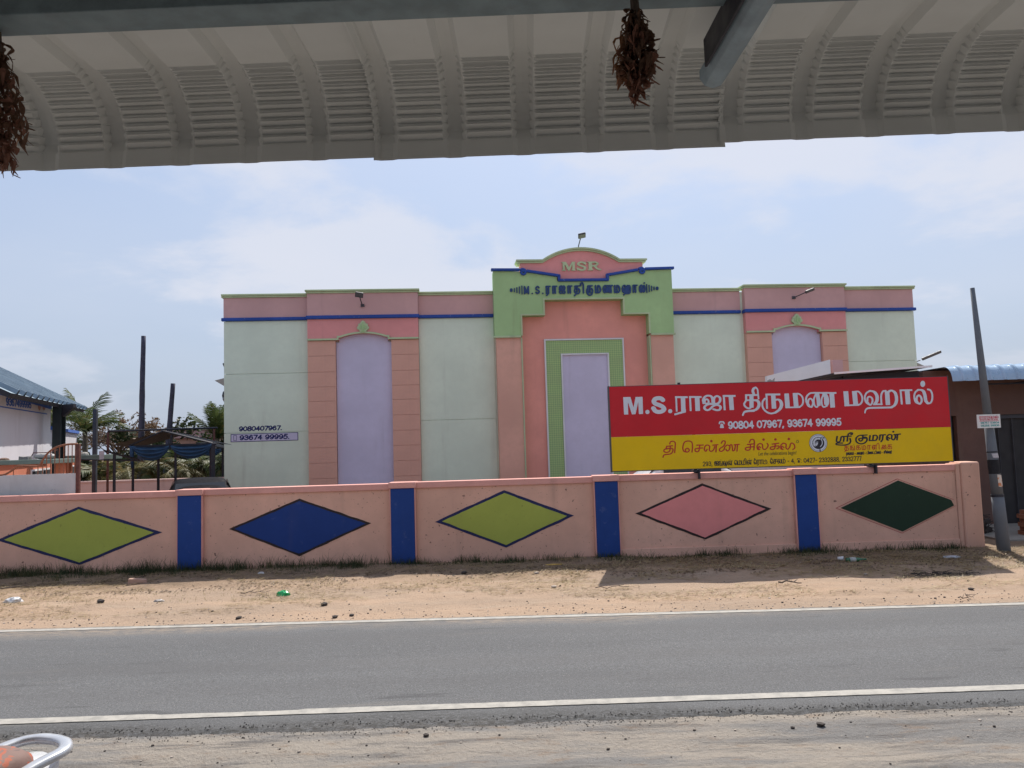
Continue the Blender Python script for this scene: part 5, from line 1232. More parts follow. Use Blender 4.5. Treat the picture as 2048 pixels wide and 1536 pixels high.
# ================================================================== VEGETATION BEHIND THE YARD
M_trunk = plain('palm_trunk', (.17, .14, .11), .95, var=.25, scale=8)
M_frA = leaf_mat('frond_green', (.050, .085, .030), (.085, .110, .035), (.16, .14, .05))
M_frB = leaf_mat('frond_yellow', (.095, .095, .030), (.15, .13, .042), (.22, .15, .05))
M_dry = leaf_mat('frond_dry', (.20, .15, .09), (.27, .20, .125))
def frond_mesh(name, L_, droop, mat, seed, width=.34):
    r_ = random.Random(seed); mb = MB(); pts = []
    n = 14
    for i in range(n+1):
        s_ = i/n
        pts.append(Vector((L_*(s_-.18*droop*s_*s_), .03*math.sin(s_*5+seed), L_*(.42*s_-.75*droop*s_*s_))))
    mb.tube(pts, [.022*(1-.85*i/n)+.003 for i in range(n+1)], 5)
    for i in range(1, n*2):
        s_ = i/(n*2); k = s_*n; a = int(k); p_ = pts[a].lerp(pts[min(n, a+1)], k-a); d_ = (pts[min(n, a+1)]-pts[a]).normalized()
        ln = L_*width*(math.sin(math.pi*(s_*.85+.12)))*r_.uniform(.8, 1.1)
        for sd_ in (-1, 1):
            if r_.random() < .06: continue
            side = Vector((0, sd_, 0)); tip = p_ + d_*ln*.55 + side*ln*.7 + Vector((0, 0, -ln*r_.uniform(.25, .65)*(.5+droop*.5)))
            w_ = d_*.024*L_/1.8
            mid = p_.lerp(tip, .5) + Vector((0, 0, ln*.10))
            mb.add([p_-w_, p_+w_, mid+w_*.9, mid-w_*.9, tip], [(0, 1, 2, 3), (3, 2, 4)])
    return mb.mesh(name, mat)
FR = {}
def frond(kind, j):
    key = (kind, j)
    if key not in FR:
        L_, dr, mt = {'g': (1.9, .55, M_frA), 'u': (1.9, .12, M_frA), 'y': (1.8, .8, M_frB), 'd': (1.6, 1.5, M_dry)}[kind]
        FR[key] = frond_mesh('frond', L_*(1+.08*j), dr+.15*j, mt, j*7+len(kind)+ord(kind))
    return FR[key]
def palm(x, y, h, kinds, n, label, s_=1.0, el=(10, 70), seed=1, trunk=True):
    r_ = random.Random(seed)
    t = thing('palm_tree', label, 'palm tree', (x, y, 0), 0, 'palms behind the yard')
    MB().tube([(0, 0, -.2), (.05*h*.2, 0, h*.5), (0, 0, h)], [.16*s_, .12*s_, .10*s_], 9).build('trunk', M_trunk, t, smooth=True)
    for i in range(n):
        kd = kinds[i % len(kinds)]
        o = bpy.data.objects.new('frond', frond(kd, i % 3)); col.objects.link(o); o.parent = t
        e = r_.uniform(*el) if kd != 'd' else r_.uniform(-45, -10)
        o.location = (0, 0, h-.02*i*.3); o.rotation_euler = (0, -R(e-22), 2.39996*i+r_.uniform(-.3, .3))
        k = s_*r_.uniform(.85, 1.1); o.scale = (k, k, k)
    return t
def pk(px, py, Y): q = at(px, py, Y); return q.x, Y, q.z
for px, py, Y, kinds, n, lab, s_, el, sd_ in (
    (170, 862, 33, 'gu', 18, 'green palm whose crown shows between the steel post and the stone post', .95, (20, 88), 3),
    (108, 850, 31, 'g', 13, 'green palm half hidden behind the office roof corner', .9, (0, 70), 5),
    (434, 876, 31, 'u', 20, 'spiky upright young palm at the left corner of the hall', .75, (45, 88), 8),
    (252, 945, 27.6, 'yyd', 16, 'yellowish low palm between the slab and the curtained shelter', .8, (0, 65), 11),
    (305, 932, 28.4, 'yyg', 16, 'yellow green palm right behind the left curtain of the shelter', .85, (0, 60), 12),
    (352, 938, 27.8, 'ydy', 15, 'drooping palm with dry fronds behind the middle post of the shelter', .8, (-5, 55), 13),
    (402, 930, 28.6, 'gdg', 15, 'dark palm with a few bleached fronds behind the black car', .9, (-5, 60), 14),
    (446, 925, 29.0, 'dgd', 15, 'palm with grey dry fronds beside the hall corner', .8, (-10, 55), 15),
    (198, 948, 28.2, 'ygy', 15, 'green and yellow palm low behind the stone post', .75, (0, 65), 16)):
    x, y, z = pk(px, py, Y)
    palm(x, y, max(.4, z), kinds, n, lab, s_, el, sd_)
M_bush = leaf_mat('bush_leaf', (.022, .036, .016), (.042, .058, .022), (.08, .075, .035))
M_bushb = leaf_mat('bush_leaf_brown', (.13, .085, .055), (.18, .12, .075), (.09, .08, .04))
M_bark = plain('bark', (.10, .075, .06), .95, var=.25)
def leaf_cloud(mb, c, rad, n, size, r_, flat=.0):
    blobs = [(Vector((r_.gauss(0, .45), r_.gauss(0, .45), r_.gauss(0, .45))), r_.uniform(.28, .5)) for _ in range(14)]
    for _ in range(n):
        bc, br = blobs[r_.randrange(len(blobs))]
        v = Vector((r_.gauss(0, 1), r_.gauss(0, 1), r_.gauss(0, 1))).normalized()*br*r_.random()**.35
        p_ = Vector(c)+Vector(((bc.x+v.x)*rad[0], (bc.y+v.y)*rad[1], (bc.z+v.z)*rad[2]))
        a = Vector((r_.gauss(0, 1), r_.gauss(0, 1), r_.gauss(0, .7))).normalized(); b_ = a.orthogonal().normalized(); b_.rotate(Matrix.Rotation(r_.uniform(0, 6.28), 3, a))
        s_ = size*r_.uniform(.6, 1.3)
        mb.add([p_-a*s_, p_+b_*s_*.45, p_+a*s_, p_-b_*s_*.45], [(0, 1, 2, 3)])
def tree(px, py, Y, rad, n, size, mat, label, seed, name='bush', cat='bush', bare=False):
    r_ = random.Random(seed); q = at(px, py, Y)
    t = thing(name, label, cat, (q.x, Y, 0), 0, 'shrubs and trees behind the yard')
    h = max(.5, q.z)
    tr = MB(); tr.tube([(0, 0, -.2), (.05, .03, h*.5), (0, 0, h)], [.11, .08, .04], 7)
    tips = []
    for i in range(26 if bare else 12):
        a = r_.uniform(0, 6.28); e = r_.uniform(-.2, 1)
        v = Vector((math.cos(a)*rad[0], math.sin(a)*rad[1], e*rad[2]))*r_.uniform(.55, .95)
        s0 = Vector((0, 0, h*r_.uniform(.55, .95))); e1 = Vector((0, 0, h))+v
        tr.tube([s0, s0.lerp(e1, .5)+Vector((0, 0, .1)), e1], [.035, .022, .008], 5); tips.append(e1)
        if bare:
            for _ in range(4):
                e2 = e1+Vector((r_.gauss(0, .3), r_.gauss(0, .3), r_.gauss(.05, .25))); tr.tube([s0.lerp(e1, .6), e2], [.012, .004], 4); tips.append(e2)
    tr.build('trunk', M_bark, t, smooth=True)
    cr_ = MB()
    if bare:
        for tp in tips: leaf_cloud(cr_, tp, (.22, .22, .20), n//len(tips), size, r_)
    else: leaf_cloud(cr_, (0, 0, h), rad, n, size, r_)
    c = cr_.build('crown', mat, t); c['kind'] = 'stuff'
    return t
tree(236, 880, 37, (1.55, 1.3, .95), 3400, .075, M_bushb, 'bare brown tree full of dry seed heads behind the pipe frame', 21, 'tree', 'tree', True)
tree(300, 886, 39, (1.6, 1.0, .65), 1300, .09, M_bushb, 'low brown tree behind the tallest wooden post', 28, 'tree', 'tree', True)
for i, (px, py, Y, rad, n, lab) in enumerate((
    (146, 942, 32, (1.5, 1.0, .85), 2200, 'dark green bush behind the gate railing'),
    (212, 940, 31.5, (1.5, 1.0, .8), 2200, 'dark green bush behind the tin lean-to'),
    (270, 935, 32, (1.5, 1.0, .9), 2200, 'dark bush low behind the left end of the curtained shelter'),
    (330, 930, 32.5, (1.6, 1.0, .9), 2200, 'dark bush low behind the middle of the curtained shelter'),
    (392, 915, 31, (1.5, 1.0, 1.1), 2400, 'tall dark bush behind the black car'),
    (450, 915, 32, (1.5, 1.0, 1.1), 2200, 'dark bush running behind the left corner of the hall'),
    (80, 905, 33, (1.6, 1.0, 1.2), 1800, 'dark bush behind the office building'))):
    tree(px, py, Y, rad, n, .12, M_bush, lab, 40+i)

# ================================================================== GRASS, STRAW, STONES ON THE VERGE
M_grass = leaf_mat('verge_grass', (.050, .070, .030), (.085, .095, .042), (.19, .16, .085))
M_straw = leaf_mat('dry_straw', (.33, .25, .13), (.42, .33, .19))
mb = MB()
def blade(mb, x, y, h, w_, lean):
    a = rnd.uniform(0, 6.28); z = gz(x, y)-.01; c_, s_ = math.cos(a), math.sin(a)
    dx, dy = math.cos(a+1.3)*lean*h, math.sin(a+1.3)*lean*h
    mb.add([(x-c_*w_, y-s_*w_, z), (x+c_*w_, y+s_*w_, z), (x+dx*.4+c_*w_*.7, y+dy*.4+s_*w_*.7, z+h*.6), (x+dx*.4-c_*w_*.7, y+dy*.4-s_*w_*.7, z+h*.6), (x+dx, y+dy, z+h)], [(0, 1, 2, 3), (3, 2, 4)])
clumps = []
for i in range(640):
    x = rnd.uniform(-10.5, 7.2)
    w_ = .5+.7*mnoise.noise(Vector((x*.7, 1, 1)))+.5*mnoise.noise(Vector((x*2.4, 4, 1)))+(.25 if x < -2.2 else (.05 if x < 1.2 else -.15))
    if rnd.random() > w_: continue
    y = 12.60-abs(rnd.gauss(0, .20 if x < 1 else .16)); near_wall = y > 12.4
    clumps.append((x, y, rnd.uniform(.05, .17)*(1 if near_wall else .55)*(1.15 if x < -2 else .85), rnd.uniform(.04, .16)))
for x, y, h, r_ in clumps:
    for k in range(rnd.randint(18, 60)):
        bx, by = x+rnd.gauss(0, r_), min(12.61, y+rnd.gauss(0, r_*.4))
        if any(a-.03 < bx < c+.03 for a, c in PIL): by = min(by, 12.53)
        blade(mb, bx, by, h*rnd.uniform(.35, 1.7)*rnd.uniform(.5, 1), rnd.uniform(.002, .0045), rnd.uniform(.2, 1.0))
o = mb.build('grass', M_grass); tag(o, 'scrubby green grass along the foot of the pink wall', 'grass', None, 'stuff')
mb = MB()
for i in range(26000):
    x = rnd.uniform(-9, 8.6); y = rnd.uniform(9.4, 12.5)
    k = mnoise.noise(Vector((x*.55, y*1.1, 11)))+.35*mnoise.noise(Vector((x*2.2, y*3, 12)))
    if k < .06-.22*(y-9.5)/3: continue
    a = rnd.gauss(0, .9); L_ = rnd.uniform(.02, .09); w_ = rnd.uniform(.002, .005); z = gz(x, y)+rnd.uniform(.004, .02)
    c_, s_ = math.cos(a), math.sin(a)
    mb.add([(x-c_*L_, y-s_*L_, z), (x+s_*w_, y-c_*w_, z+.004), (x+c_*L_, y+s_*L_, z+rnd.uniform(-.002, .03)), (x-s_*w_, y+c_*w_, z+.004)], [(0, 1, 2, 3)])
for i in range(9000):
    x = rnd.uniform(.6, 9.0); y = rnd.uniform(10.7, 12.6)
    if mnoise.noise(Vector((x*1.1, y*1.6, 21))) < -.1: continue
    a = rnd.gauss(0, 1.2); L_ = rnd.uniform(.012, .06); w_ = rnd.uniform(.002, .008); z = gz(x, y)+rnd.uniform(.002, .02)
    c_, s_ = math.cos(a), math.sin(a)
    mb.add([(x-c_*L_, y-s_*L_, z), (x+s_*w_, y-c_*w_, z+.006), (x+c_*L_, y+s_*L_, z+rnd.uniform(-.002, .03)), (x-s_*w_, y+c_*w_, z+.004)], [(0, 1, 2, 3)])
o = mb.build('dry_straw', M_straw); tag(o, 'scattered dry straw and dead grass on the sandy verge', 'straw', None, 'stuff')
mb = MB()
for i in range(7000):
    x = rnd.uniform(-9, 9.0); y = rnd.uniform(10.9, 12.6)
    if mnoise.noise(Vector((x*.9, y*1.5, 25))) < .05-(.15 if x > 1 else 0): continue
    a = rnd.uniform(0, 6.28); L_ = rnd.uniform(.008, .03); w_ = L_*rnd.uniform(.3, .7); z = gz(x, y)+rnd.uniform(.002, .014)
    c_, s_ = math.cos(a), math.sin(a)
    mb.add([(x-c_*L_, y-s_*L_, z), (x+s_*w_, y-c_*w_, z+rnd.uniform(0, .012)), (x+c_*L_, y+s_*L_, z+rnd.uniform(-.002, .014)), (x-s_*w_, y+c_*w_, z+rnd.uniform(0, .012))], [(0, 1, 2, 3)])
o = mb.build('leaf_litter', leaf_mat('leaf_litter', (.10, .07, .045), (.17, .12, .075), (.06, .05, .04))); tag(o, 'brown leaf litter on the shaded soil along the wall', 'leaf litter', None, 'stuff')
mb = MB()
for i in range(1500):
    x = rnd.uniform(-8.5, 8.5); y = 9.1+abs(rnd.gauss(0, 1.1))
    k = mnoise.noise(Vector((x*.45, y*.9, 15)))
    if k < -.05 or y > 12.3 or y > 10.2: continue
    for _ in range(2):
        blade(mb, x+rnd.gauss(0, .08), y+rnd.gauss(0, .05)+1.0, rnd.uniform(.02, .06), .003, 1.2)
o = mb.build('sparse_grass', leaf_mat('sparse_grass', (.20, .19, .07), (.30, .25, .11))); tag(o, 'sparse yellow grass patches in the middle of the far verge', 'grass', None, 'stuff')
def stone_mesh(seed, s_=1.0):
    r_ = random.Random(seed); bm = bmesh.new(); bmesh.ops.create_icosphere(bm, subdivisions=1, radius=s_)
    for v in bm.verts: v.co *= r_.uniform(.7, 1.15); v.co.z *= .65
    me = bpy.data.meshes.new('stone'); bm.to_mesh(me); bm.free(); return me
M_stD, M_stL = plain('dark_stone_chip', (.06, .05, .045), .9, var=.3), plain('pale_stone_chip', (.42, .36, .31), .9, var=.2)
base_st = [stone_mesh(k) for k in range(6)]
for mt, nm_, cnt, lab in ((M_stD, 'dark_pebbles', 1100, 'small dark pebbles strewn along both road verges'), (M_stL, 'pale_pebbles', 700, 'small pale pebbles strewn along both road verges')):
    mb = MB()
    for i in range(cnt):
        x = rnd.uniform(-9, 9)
        y = rnd.choice([FAR(x)+.12+abs(rnd.gauss(0, .35)), FAR(x)+.12+abs(rnd.gauss(0, .25)), rnd.uniform(9, 12.4), rnd.uniform(9, 12.4), FAR(x)+.12+abs(rnd.gauss(0, .3)), rnd.uniform(9, 12.4), NEAR(x)-.42-abs(rnd.gauss(0, .4))])
        s_ = min(.024, .004+abs(rnd.gauss(0, .0045))); me = base_st[i % 6]; z = gz(x, y)
        mb.add([(x+v.co.x*s_, y+v.co.y*s_, z+v.co.z*s_+s_*.3) for v in me.vertices], [tuple(p.vertices) for p in me.polygons])
    o = mb.build(nm_, mt); tag(o, lab, 'pebbles', None, 'stuff')
def stone(px, py, s_, label, mat=M_stD, grp='larger stones on the verges', flat=1.0):
    q = on_ground(px, py); q = on_ground(px, py, gz(q.x, q.y))
    me = base_st[int(px) % 6].copy(); me.materials.clear(); me.materials.append(mat)
    o = bpy.data.objects.new('stone', me); col.objects.link(o); o.location = (q.x, q.y, gz(q.x, q.y)+s_*.35); o.scale = (s_*1.2, s_, s_*flat); o.rotation_euler = (0, 0, px*.7)
    return tag(o, label, 'stone', grp)
stone(201, 1206, .055, 'dark stone on the sand below the left olive diamond')
stone(648, 1211, .045, 'dark stone on the sand right of the green plastic bag')
stone(670, 1236, .038, 'dark stone at the road edge below the blue diamond')
stone(477, 1238, .036, 'dark stone at the road edge left of the blue diamond')
stone(704, 1232, .032, 'small dark stone hard against the far white line')
stone(928, 1146, .05, 'grey stone in the shade below the middle olive diamond', M_stD)
stone(1108, 1175, .038, 'pale grey stone on the sand near the billboard shadow', M_stL)
stone(1073, 1146, .035, 'small grey stone at the edge of the wall shadow', M_stL)
stone(1642, 1453, .030, 'black stone on the near verge below the white line')
stone(852, 1473, .022, 'small dark stone on the near verge in the middle of the photo')
stone(1732, 1150, .03, 'small stone in the billboard shadow near the glass bottle', M_stL)
stone(1942, 1180, .035, 'dark stone on sunny sand at the far right')
# litter
def place(px, py):
    q = on_ground(px, py); q = on_ground(px, py, gz(q.x, q.y)); return (q.x, q.y, gz(q.x, q.y))
def crumple(mb_n, sx_, sy_, sz_, seed):
    bm = bmesh.new(); bmesh.ops.create_icosphere(bm, subdivisions=3, radius=1)
    for v in bm.verts:
        k = 1+.35*mnoise.noise(v.co*1.8+Vector((seed, 0, 0)))+.2*mnoise.noise(v.co*4+Vector((0, seed, 0)))
        v.co *= k; v.co = Vector((v.co.x*sx_, v.co.y*sy_, max(-.3, v.co.z)*sz_))
    me = bpy.data.meshes.new(mb_n); bm.to_mesh(me); bm.free(); return me
def litter(name, px, py, size, seed, mat, label, cat, rz=0):
    me = crumple(name, *size, seed); me.materials.append(mat)
    o = bpy.data.objects.new(name, me); col.objects.link(o); q = place(px, py); o.location = (q[0], q[1], q[2]+size[2]*.28); o.rotation_euler = (0, 0, rz); return tag(o, label, cat)
M_gplas = plain('green_plastic', (.015, .40, .13), .3, var=.2, spec=.6)
M_wplas = plain('white_plastic', (.62, .62, .63), .4, var=.08)
litter('plastic_bag', 565, 1191, (.10, .05, .05), 3.1, M_gplas, 'crumpled bright green plastic bag on the sandy verge', 'plastic bag', -.2)
litter('plastic_bag', 27, 1204, (.11, .06, .05), 5.7, M_wplas, 'crumpled white plastic bag on the sand at the far left', 'plastic bag', .2)
litter('plastic_bag', 318, 1203, (.07, .04, .02), 8.2, plain('grey_plastic', (.36, .33, .31), .5), 'small flattened grey bag on the sand beside a dark stone', 'plastic bag')
litter('plastic_sheet', 1902, 1113, (.13, .07, .022), 2.4, plain('grey_white_plastic', (.40, .42, .46), .4), 'flat greyish white plastic sheet near the end of the wall', 'plastic sheet', .1)
litter('plastic_bag', 522, 1148, (.05, .03, .02), 6.4, M_wplas, 'tiny white plastic scrap in the grass below the blue diamond', 'plastic bag')
litter('plastic_bag', 836, 1124, (.05, .03, .04), 9.1, plain('faded_packet', (.5, .25, .22), .5), 'faded reddish packet at the foot of the second blue pillar', 'packet')
litter('plastic_bag', 808, 1128, (.10, .04, .04), 4.6, plain('grey_blue_bag', (.22, .25, .29), .5), 'grey blue plastic bag against the foot of the second blue pillar', 'plastic bag')
litter('packet', 1108, 1128, (.14, .035, .012), 1.3, plain('yellow_packet', (.5, .32, .08), .5), 'flattened yellow and red packet in the grass below the middle olive diamond', 'packet', .05)
q = place(275, 1166)
t = thing('half_brick', 'broken pale pink half brick standing at the edge of the wall shadow', 'brick', q, .25)
MB().prism([(-.12, -.02), (.13, -.02), (.12, .055), (-.02, .075), (-.12, .08)], -.05, .05).build('brick', plain('pale_brick', (.42, .27, .21), .9), t, bevel=.008)
q = place(1711, 1124)
t = thing('glass_bottle', 'green glass bottle lying in the shade below the dark green diamond', 'bottle', (q[0], q[1], q[2]+.035), .05)
MB().lathe([(.01, -.145), (.034, -.14), (.036, .03), (.030, .065), (.014, .10), (.013, .15), (.016, .152), (.016, .165), (.005, .167)], n=14, axis='x').build('body', plain('green_glass', (.03, .13, .06), .1, var=.05, spec=.7), t, smooth=True)
MB().lathe([(.0365, -.09), (.0368, .0)], n=14, axis='x').build('paper_label', plain('bottle_paper', (.42, .44, .42), .7), t, smooth=True)
q = place(1681, 1122)
t = thing('paper_cup', 'white paper cup lying beside the green glass bottle', 'cup', (q[0], q[1], q[2]+.035), -.4)
MB().lathe([(.025, -.04), (.036, .045), (.034, .045), (.023, -.036)], n=14, axis='x').build('body', M_wplas, t, smooth=True)
def twig(px, py, L_, rz, label, seed, r_=.006):
    rr = random.Random(seed); q = place(px, py)
    t = thing('twig', label, 'twig', (q[0], q[1], q[2]+.012), rz, 'dead twigs on the verge')
    pts = [(-L_+2*L_*i/6, rr.gauss(0, .02), .01+rr.uniform(0, .03)) for i in range(7)]
    mb = MB().tube(pts, [r_*(1-.5*i/6) for i in range(7)], 5)
    for k in (2, 4): mb.tube([pts[k], (pts[k][0]+.12*L_*3, pts[k][1]+rr.uniform(-.1, .1), .05)], [r_*.6, r_*.3], 4)
    mb.build('stick', M_bark, t); return t
twig(30, 1180, .28, .35, 'forked dead twig at the left edge of the verge', 1, .012)
twig(510, 1189, .20, .1, 'thin dead twig left of the green plastic bag', 2)
twig(1225, 1180, .22, -.05, 'dead twig on the sand in front of the pink diamond', 3)
twig(1580, 1170, .14, -.3, 'short thick twig at the edge of the billboard shadow', 4, .012)
twig(1930, 1200, .14, .4, 'thin twig close to the road at the right', 5)
t = thing('twig_heap', 'dark heap of burnt twigs in the billboard shadow near the pole', 'twigs', place(1880, 1150))
mb = MB()
for i in range(150):
    c = Vector((rnd.gauss(0, .26), rnd.gauss(0, .10), rnd.uniform(.0, .03))); v = Vector((rnd.gauss(0, .05), rnd.gauss(0, .05), rnd.gauss(0, .012)))
    mb.tube([c-v, c+v], rnd.uniform(.001, .004), 4)
mb.build('sticks', plain('burnt_twig', (.03, .027, .027), .9), t)['kind'] = 'stuff'

# ================================================================== MOTORCYCLE (only its tail is in the picture)
a, c = on_ground(90, 1456, .90), on_ground(144, 1492, .90)
mid = (a+c)/2; rdir = Vector((a.y-c.y, c.x-a.x, 0)).normalized(); rdir.rotate(Matrix.Rotation(R(15), 3, 'Z')); mid = mid - rdir*.045 + Vector((-.025, -.01, 0))
bk = thing('motorcycle', 'parked motorcycle with orange camouflage seat cover and silver grab rail', 'motorcycle', (mid.x, mid.y, -.02), math.atan2(rdir.y, rdir.x))
M_silver = plain('silver_paint', (.50, .52, .56), .30, .35, var=.04, coat=.3)
M_tail = plain('white_silver_cowl', (.66, .68, .72), .25, .1, var=.03, coat=.4)
M_rub = plain('black_rubber', (.018, .018, .018), .8)
M_chr = plain('engine_metal', (.30, .30, .31), .35, .8)
M_fblk = plain('gloss_black', (.015, .015, .018), .25, coat=.4)
m, nt, b = new_mat('camouflage_cover')
o1 = mix(nt, ramp(nt, noise(nt, 20, 2, .5, (1, .5, 1), .4), .55, .57), (.17, .10, .085), (.33, .082, .04))
o1 = mix(nt, ramp(nt, noise(nt, 9, 2, .5, (.6, 1.2, 1), 1.2), .60, .63), o1, (.075, .052, .05))
nt.links.new(o1, b.inputs['Base Color']); b.inputs['Roughness'].default_value = .75; bump(nt, b, noise(nt, 160, 3), .25, .004)
M_camo = m
# flattened rail swept round the tail
half = (a-c).length/2*.93
rl = [(-.42, half*.92, .80), (-.26, half*1.0, .85), (-.10, half*1.02, .89), (.0, half*.93, .90), (.045, half*.62, .905), (.065, half*.2, .905), (.068, -half*.2, .905), (.052, -half*.62, .905), (.01, -half*.93, .90), (-.10, -half*1.02, .89), (-.26, -half*1.0, .85), (-.42, -half*.92, .80)]
rl = [Vector(p_) for p_ in smooth_path([p_ for p_ in rl], 4)]
mb = MB(); rings = []
for i, p_ in enumerate(rl):
    d_ = (rl[min(i+1, len(rl)-1)]-rl[max(i-1, 0)]).normalized(); sd_ = d_.cross(Vector((0, 0, 1))).normalized(); upv = sd_.cross(d_)
    rings.append([p_+sd_*.024*math.copysign(abs(math.cos(k*math.pi/6))**.7, math.cos(k*math.pi/6))+upv*.016*math.copysign(abs(math.sin(k*math.pi/6))**.7, math.sin(k*math.pi/6)) for k in range(12)])
mb.add([q for r_ in rings for q in r_], [(i*12+k, (i+1)*12+k, (i+1)*12+(k+1) % 12, i*12+(k+1) % 12) for i in range(len(rings)-1) for k in range(12)])
mb.build('grab_rail', M_silver, bk, smooth=True, fix=True)
def loft(mb, secs, n=16, pw=2.6):
    rings = []
    for x, w_, zc, hz_ in secs:
        r_ = []
        for k in range(n):
            a_ = 2*math.pi*k/n; cc_, ss_ = math.cos(a_), math.sin(a_)
            r_.append((x, w_*math.copysign(abs(cc_)**(2/pw), cc_), zc+hz_*math.copysign(abs(ss_)**(2/pw), ss_)))
        rings.append(r_)
    return mb.add([q for r_ in rings for q in r_], [(i*n+k, i*n+(k+1) % n, (i+1)*n+(k+1) % n, (i+1)*n+k) for i in range(len(rings)-1) for k in range(n)] + [tuple(range(n-1, -1, -1)), tuple(range((len(rings)-1)*n, len(rings)*n))])
loft(MB(), [(-.78, .11, .82, .05), (-.70, .13, .84, .065), (-.45, .14, .865, .075), (-.26, .14, .885, .07), (-.14, .125, .89, .06), (-.085, .10, .885, .05), (-.05, .06, .88, .03), (-.04, .02, .875, .01)]).build('seat', M_camo, bk, smooth=True, fix=True)
loft(MB(), [(-.65, .10, .72, .06), (-.4, .115, .76, .06), (-.2, .135, .815, .055), (-.06, .125, .835, .045), (.02, .095, .845, .035), (.055, .045, .845, .015)]).build('tail_cowl', M_tail, bk, smooth=True, fix=True)
MB().box(.0, .05, -.06, .06, .74, .79).build('tail_light', plain('tail_red', (.3, .02, .02), .3), bk, bevel=.012)
MB().add([(-.05, -.07, .72), (-.05, .07, .72), (.22, -.07, .50), (.22, .07, .50), (.24, -.07, .52), (.24, .07, .52), (-.03, -.07, .75), (-.03, .07, .75)], [(0, 1, 3, 2), (2, 3, 5, 4), (4, 5, 7, 6), (0, 2, 4, 6), (1, 7, 5, 3), (0, 6, 7, 1)]).build('mudguard', M_rub, bk)
loft(MB(), [(-1.22, .07, .88, .05), (-1.12, .13, .88, .10), (-.98, .14, .87, .11), (-.85, .11, .84, .08), (-.78, .08, .80, .04)]).build('fuel_tank', M_fblk, bk, smooth=True, fix=True)
MB().box(-1.05, -.72, -.10, .10, .30, .60).build('engine', M_chr, bk, bevel=.03)
MB().tube([(-1.02, 0, .78), (-1.12, 0, .40), (-.75, 0, .28), (-.45, 0, .45), (-.35, 0, .70)], .022, 8).tube([(-.6, .09, .45), (-.12, .09, .30)], .02, 8).tube([(-.6, -.09, .45), (-.12, -.09, .30)], .02, 8).build('frame', M_fblk, bk, smooth=True)
MB().tube([(-.95, -.13, .33), (-.7, -.15, .25), (-.35, -.16, .30), (.08, -.16, .40)], [.02, .025, .045, .04], 10).build('exhaust', M_chr, bk, smooth=True)
for s_ in (-.08, .08):
    MB().tube([(-1.18, s_, .95), (-1.47, s_, .30)], .02, 8).build('fork', M_chr, bk, smooth=True)
    MB().tube([(-.38, s_*1.4, .70), (-.16, s_*1.4, .34)], .028, 8).build('shock_absorber', M_rub, bk, smooth=True)
MB().tube([(-1.02, .36, 1.03), (-1.10, .22, 1.04), (-1.17, .05, .98), (-1.17, -.05, .98), (-1.10, -.22, 1.04), (-1.02, -.36, 1.03)], .012, 8).build('handlebar', M_fblk, bk, smooth=True)
MB().lathe([(.02, .08), (.07, .05), (.085, -.03), (.08, -.05), (.01, -.06)], c=(-1.28, 0, .88), n=14, axis='x').build('headlight', M_glassy, bk, smooth=True)
def wheel(x):
    tv = MB(); N, K = 28, 8
    vs = [((.25+.045*math.cos(2*math.pi*k/K))*math.cos(2*math.pi*i/N), .045*math.sin(2*math.pi*k/K), (.25+.045*math.cos(2*math.pi*k/K))*math.sin(2*math.pi*i/N)) for i in range(N) for k in range(K)]
    tv.add(vs, [(i*K+k, i*K+(k+1) % K, ((i+1) % N)*K+(k+1) % K, ((i+1) % N)*K+k) for i in range(N) for k in range(K)])
    o = tv.build('wheel', M_rub, bk, smooth=True); o.location = (x, 0, .30)
    sp_ = MB()
    for k in range(5): sp_.tube([(.03*math.cos(k*1.2566), 0, .03*math.sin(k*1.2566)), (.21*math.cos(k*1.2566), 0, .21*math.sin(k*1.2566))], .012, 6)
    sp_.lathe([(.04, -.04), (.04, .04)], n=10, axis='y'); sp_.build('spokes', M_fblk, o)
wheel(-.14); wheel(-1.48)
MB().tube([(-.75, .12, .30), (-.70, .28, .02)], .012, 6).build('side_stand', M_fblk, bk)

# ================================================================== BUS SHELTER CANOPY OVERHEAD
SH_YAW = R(-1.2)
sh = thing('bus_shelter', 'roadside shelter canopy of crimped pale metal sheets curving down overhead', 'shelter', (0, 0, 0), SH_YAW)
m, nt, b = new_mat('canopy_sheet')
a_ = mix(nt, ramp(nt, noise(nt, 2.2, 6, .6), .3, .7), (.62, .63, .615), (.69, .70, .685))
a_ = mix(nt, ramp(nt, noise(nt, 4, 6, .65, (4, .5, 1)), .62, .85, 0, .4), a_, (.30, .25, .18))
nt.links.new(a_, b.inputs['Base Color']); b.inputs['Roughness'].default_value = .55; b.inputs['Specular IOR Level'].default_value = .35
bump(nt, b, noise(nt, 30, 5, .6), .12, .004)
M_can = m
ZF, YF0, RC, TH, NC = 3.285, 2.555, .215, R(86), 11
PITCHX, SW_ = .255, 1.275
def profile():
    out = [(-2.4, ZF, 0.0, 0), (1.2, ZF, 0.0, 0), (2.3, ZF, 0.0, 0), (YF0-.012, ZF, 0, 0)]
    K = 8
    for i in range(NC*K+1):
        s_ = i/(NC*K); an = TH*s_; ph = (i % K)/K
        d_ = (ph/.25 if ph < .25 else (1-ph)/.75)       # saw tooth: short steep face, then a long one
        out.append((YF0+RC*math.sin(an), ZF-RC+RC*math.cos(an), an, -(1-abs(d_)) if i not in (0, NC*K) else -1))
    ye, ze = YF0+RC*math.sin(TH), ZF-RC+RC*math.cos(TH)
    for t_ in (.01, .04, .075): out.append((ye+t_*math.cos(TH+.12), ze-t_*math.sin(TH+.12), TH, 0))
    return out
PR = profile()
AMP = .019
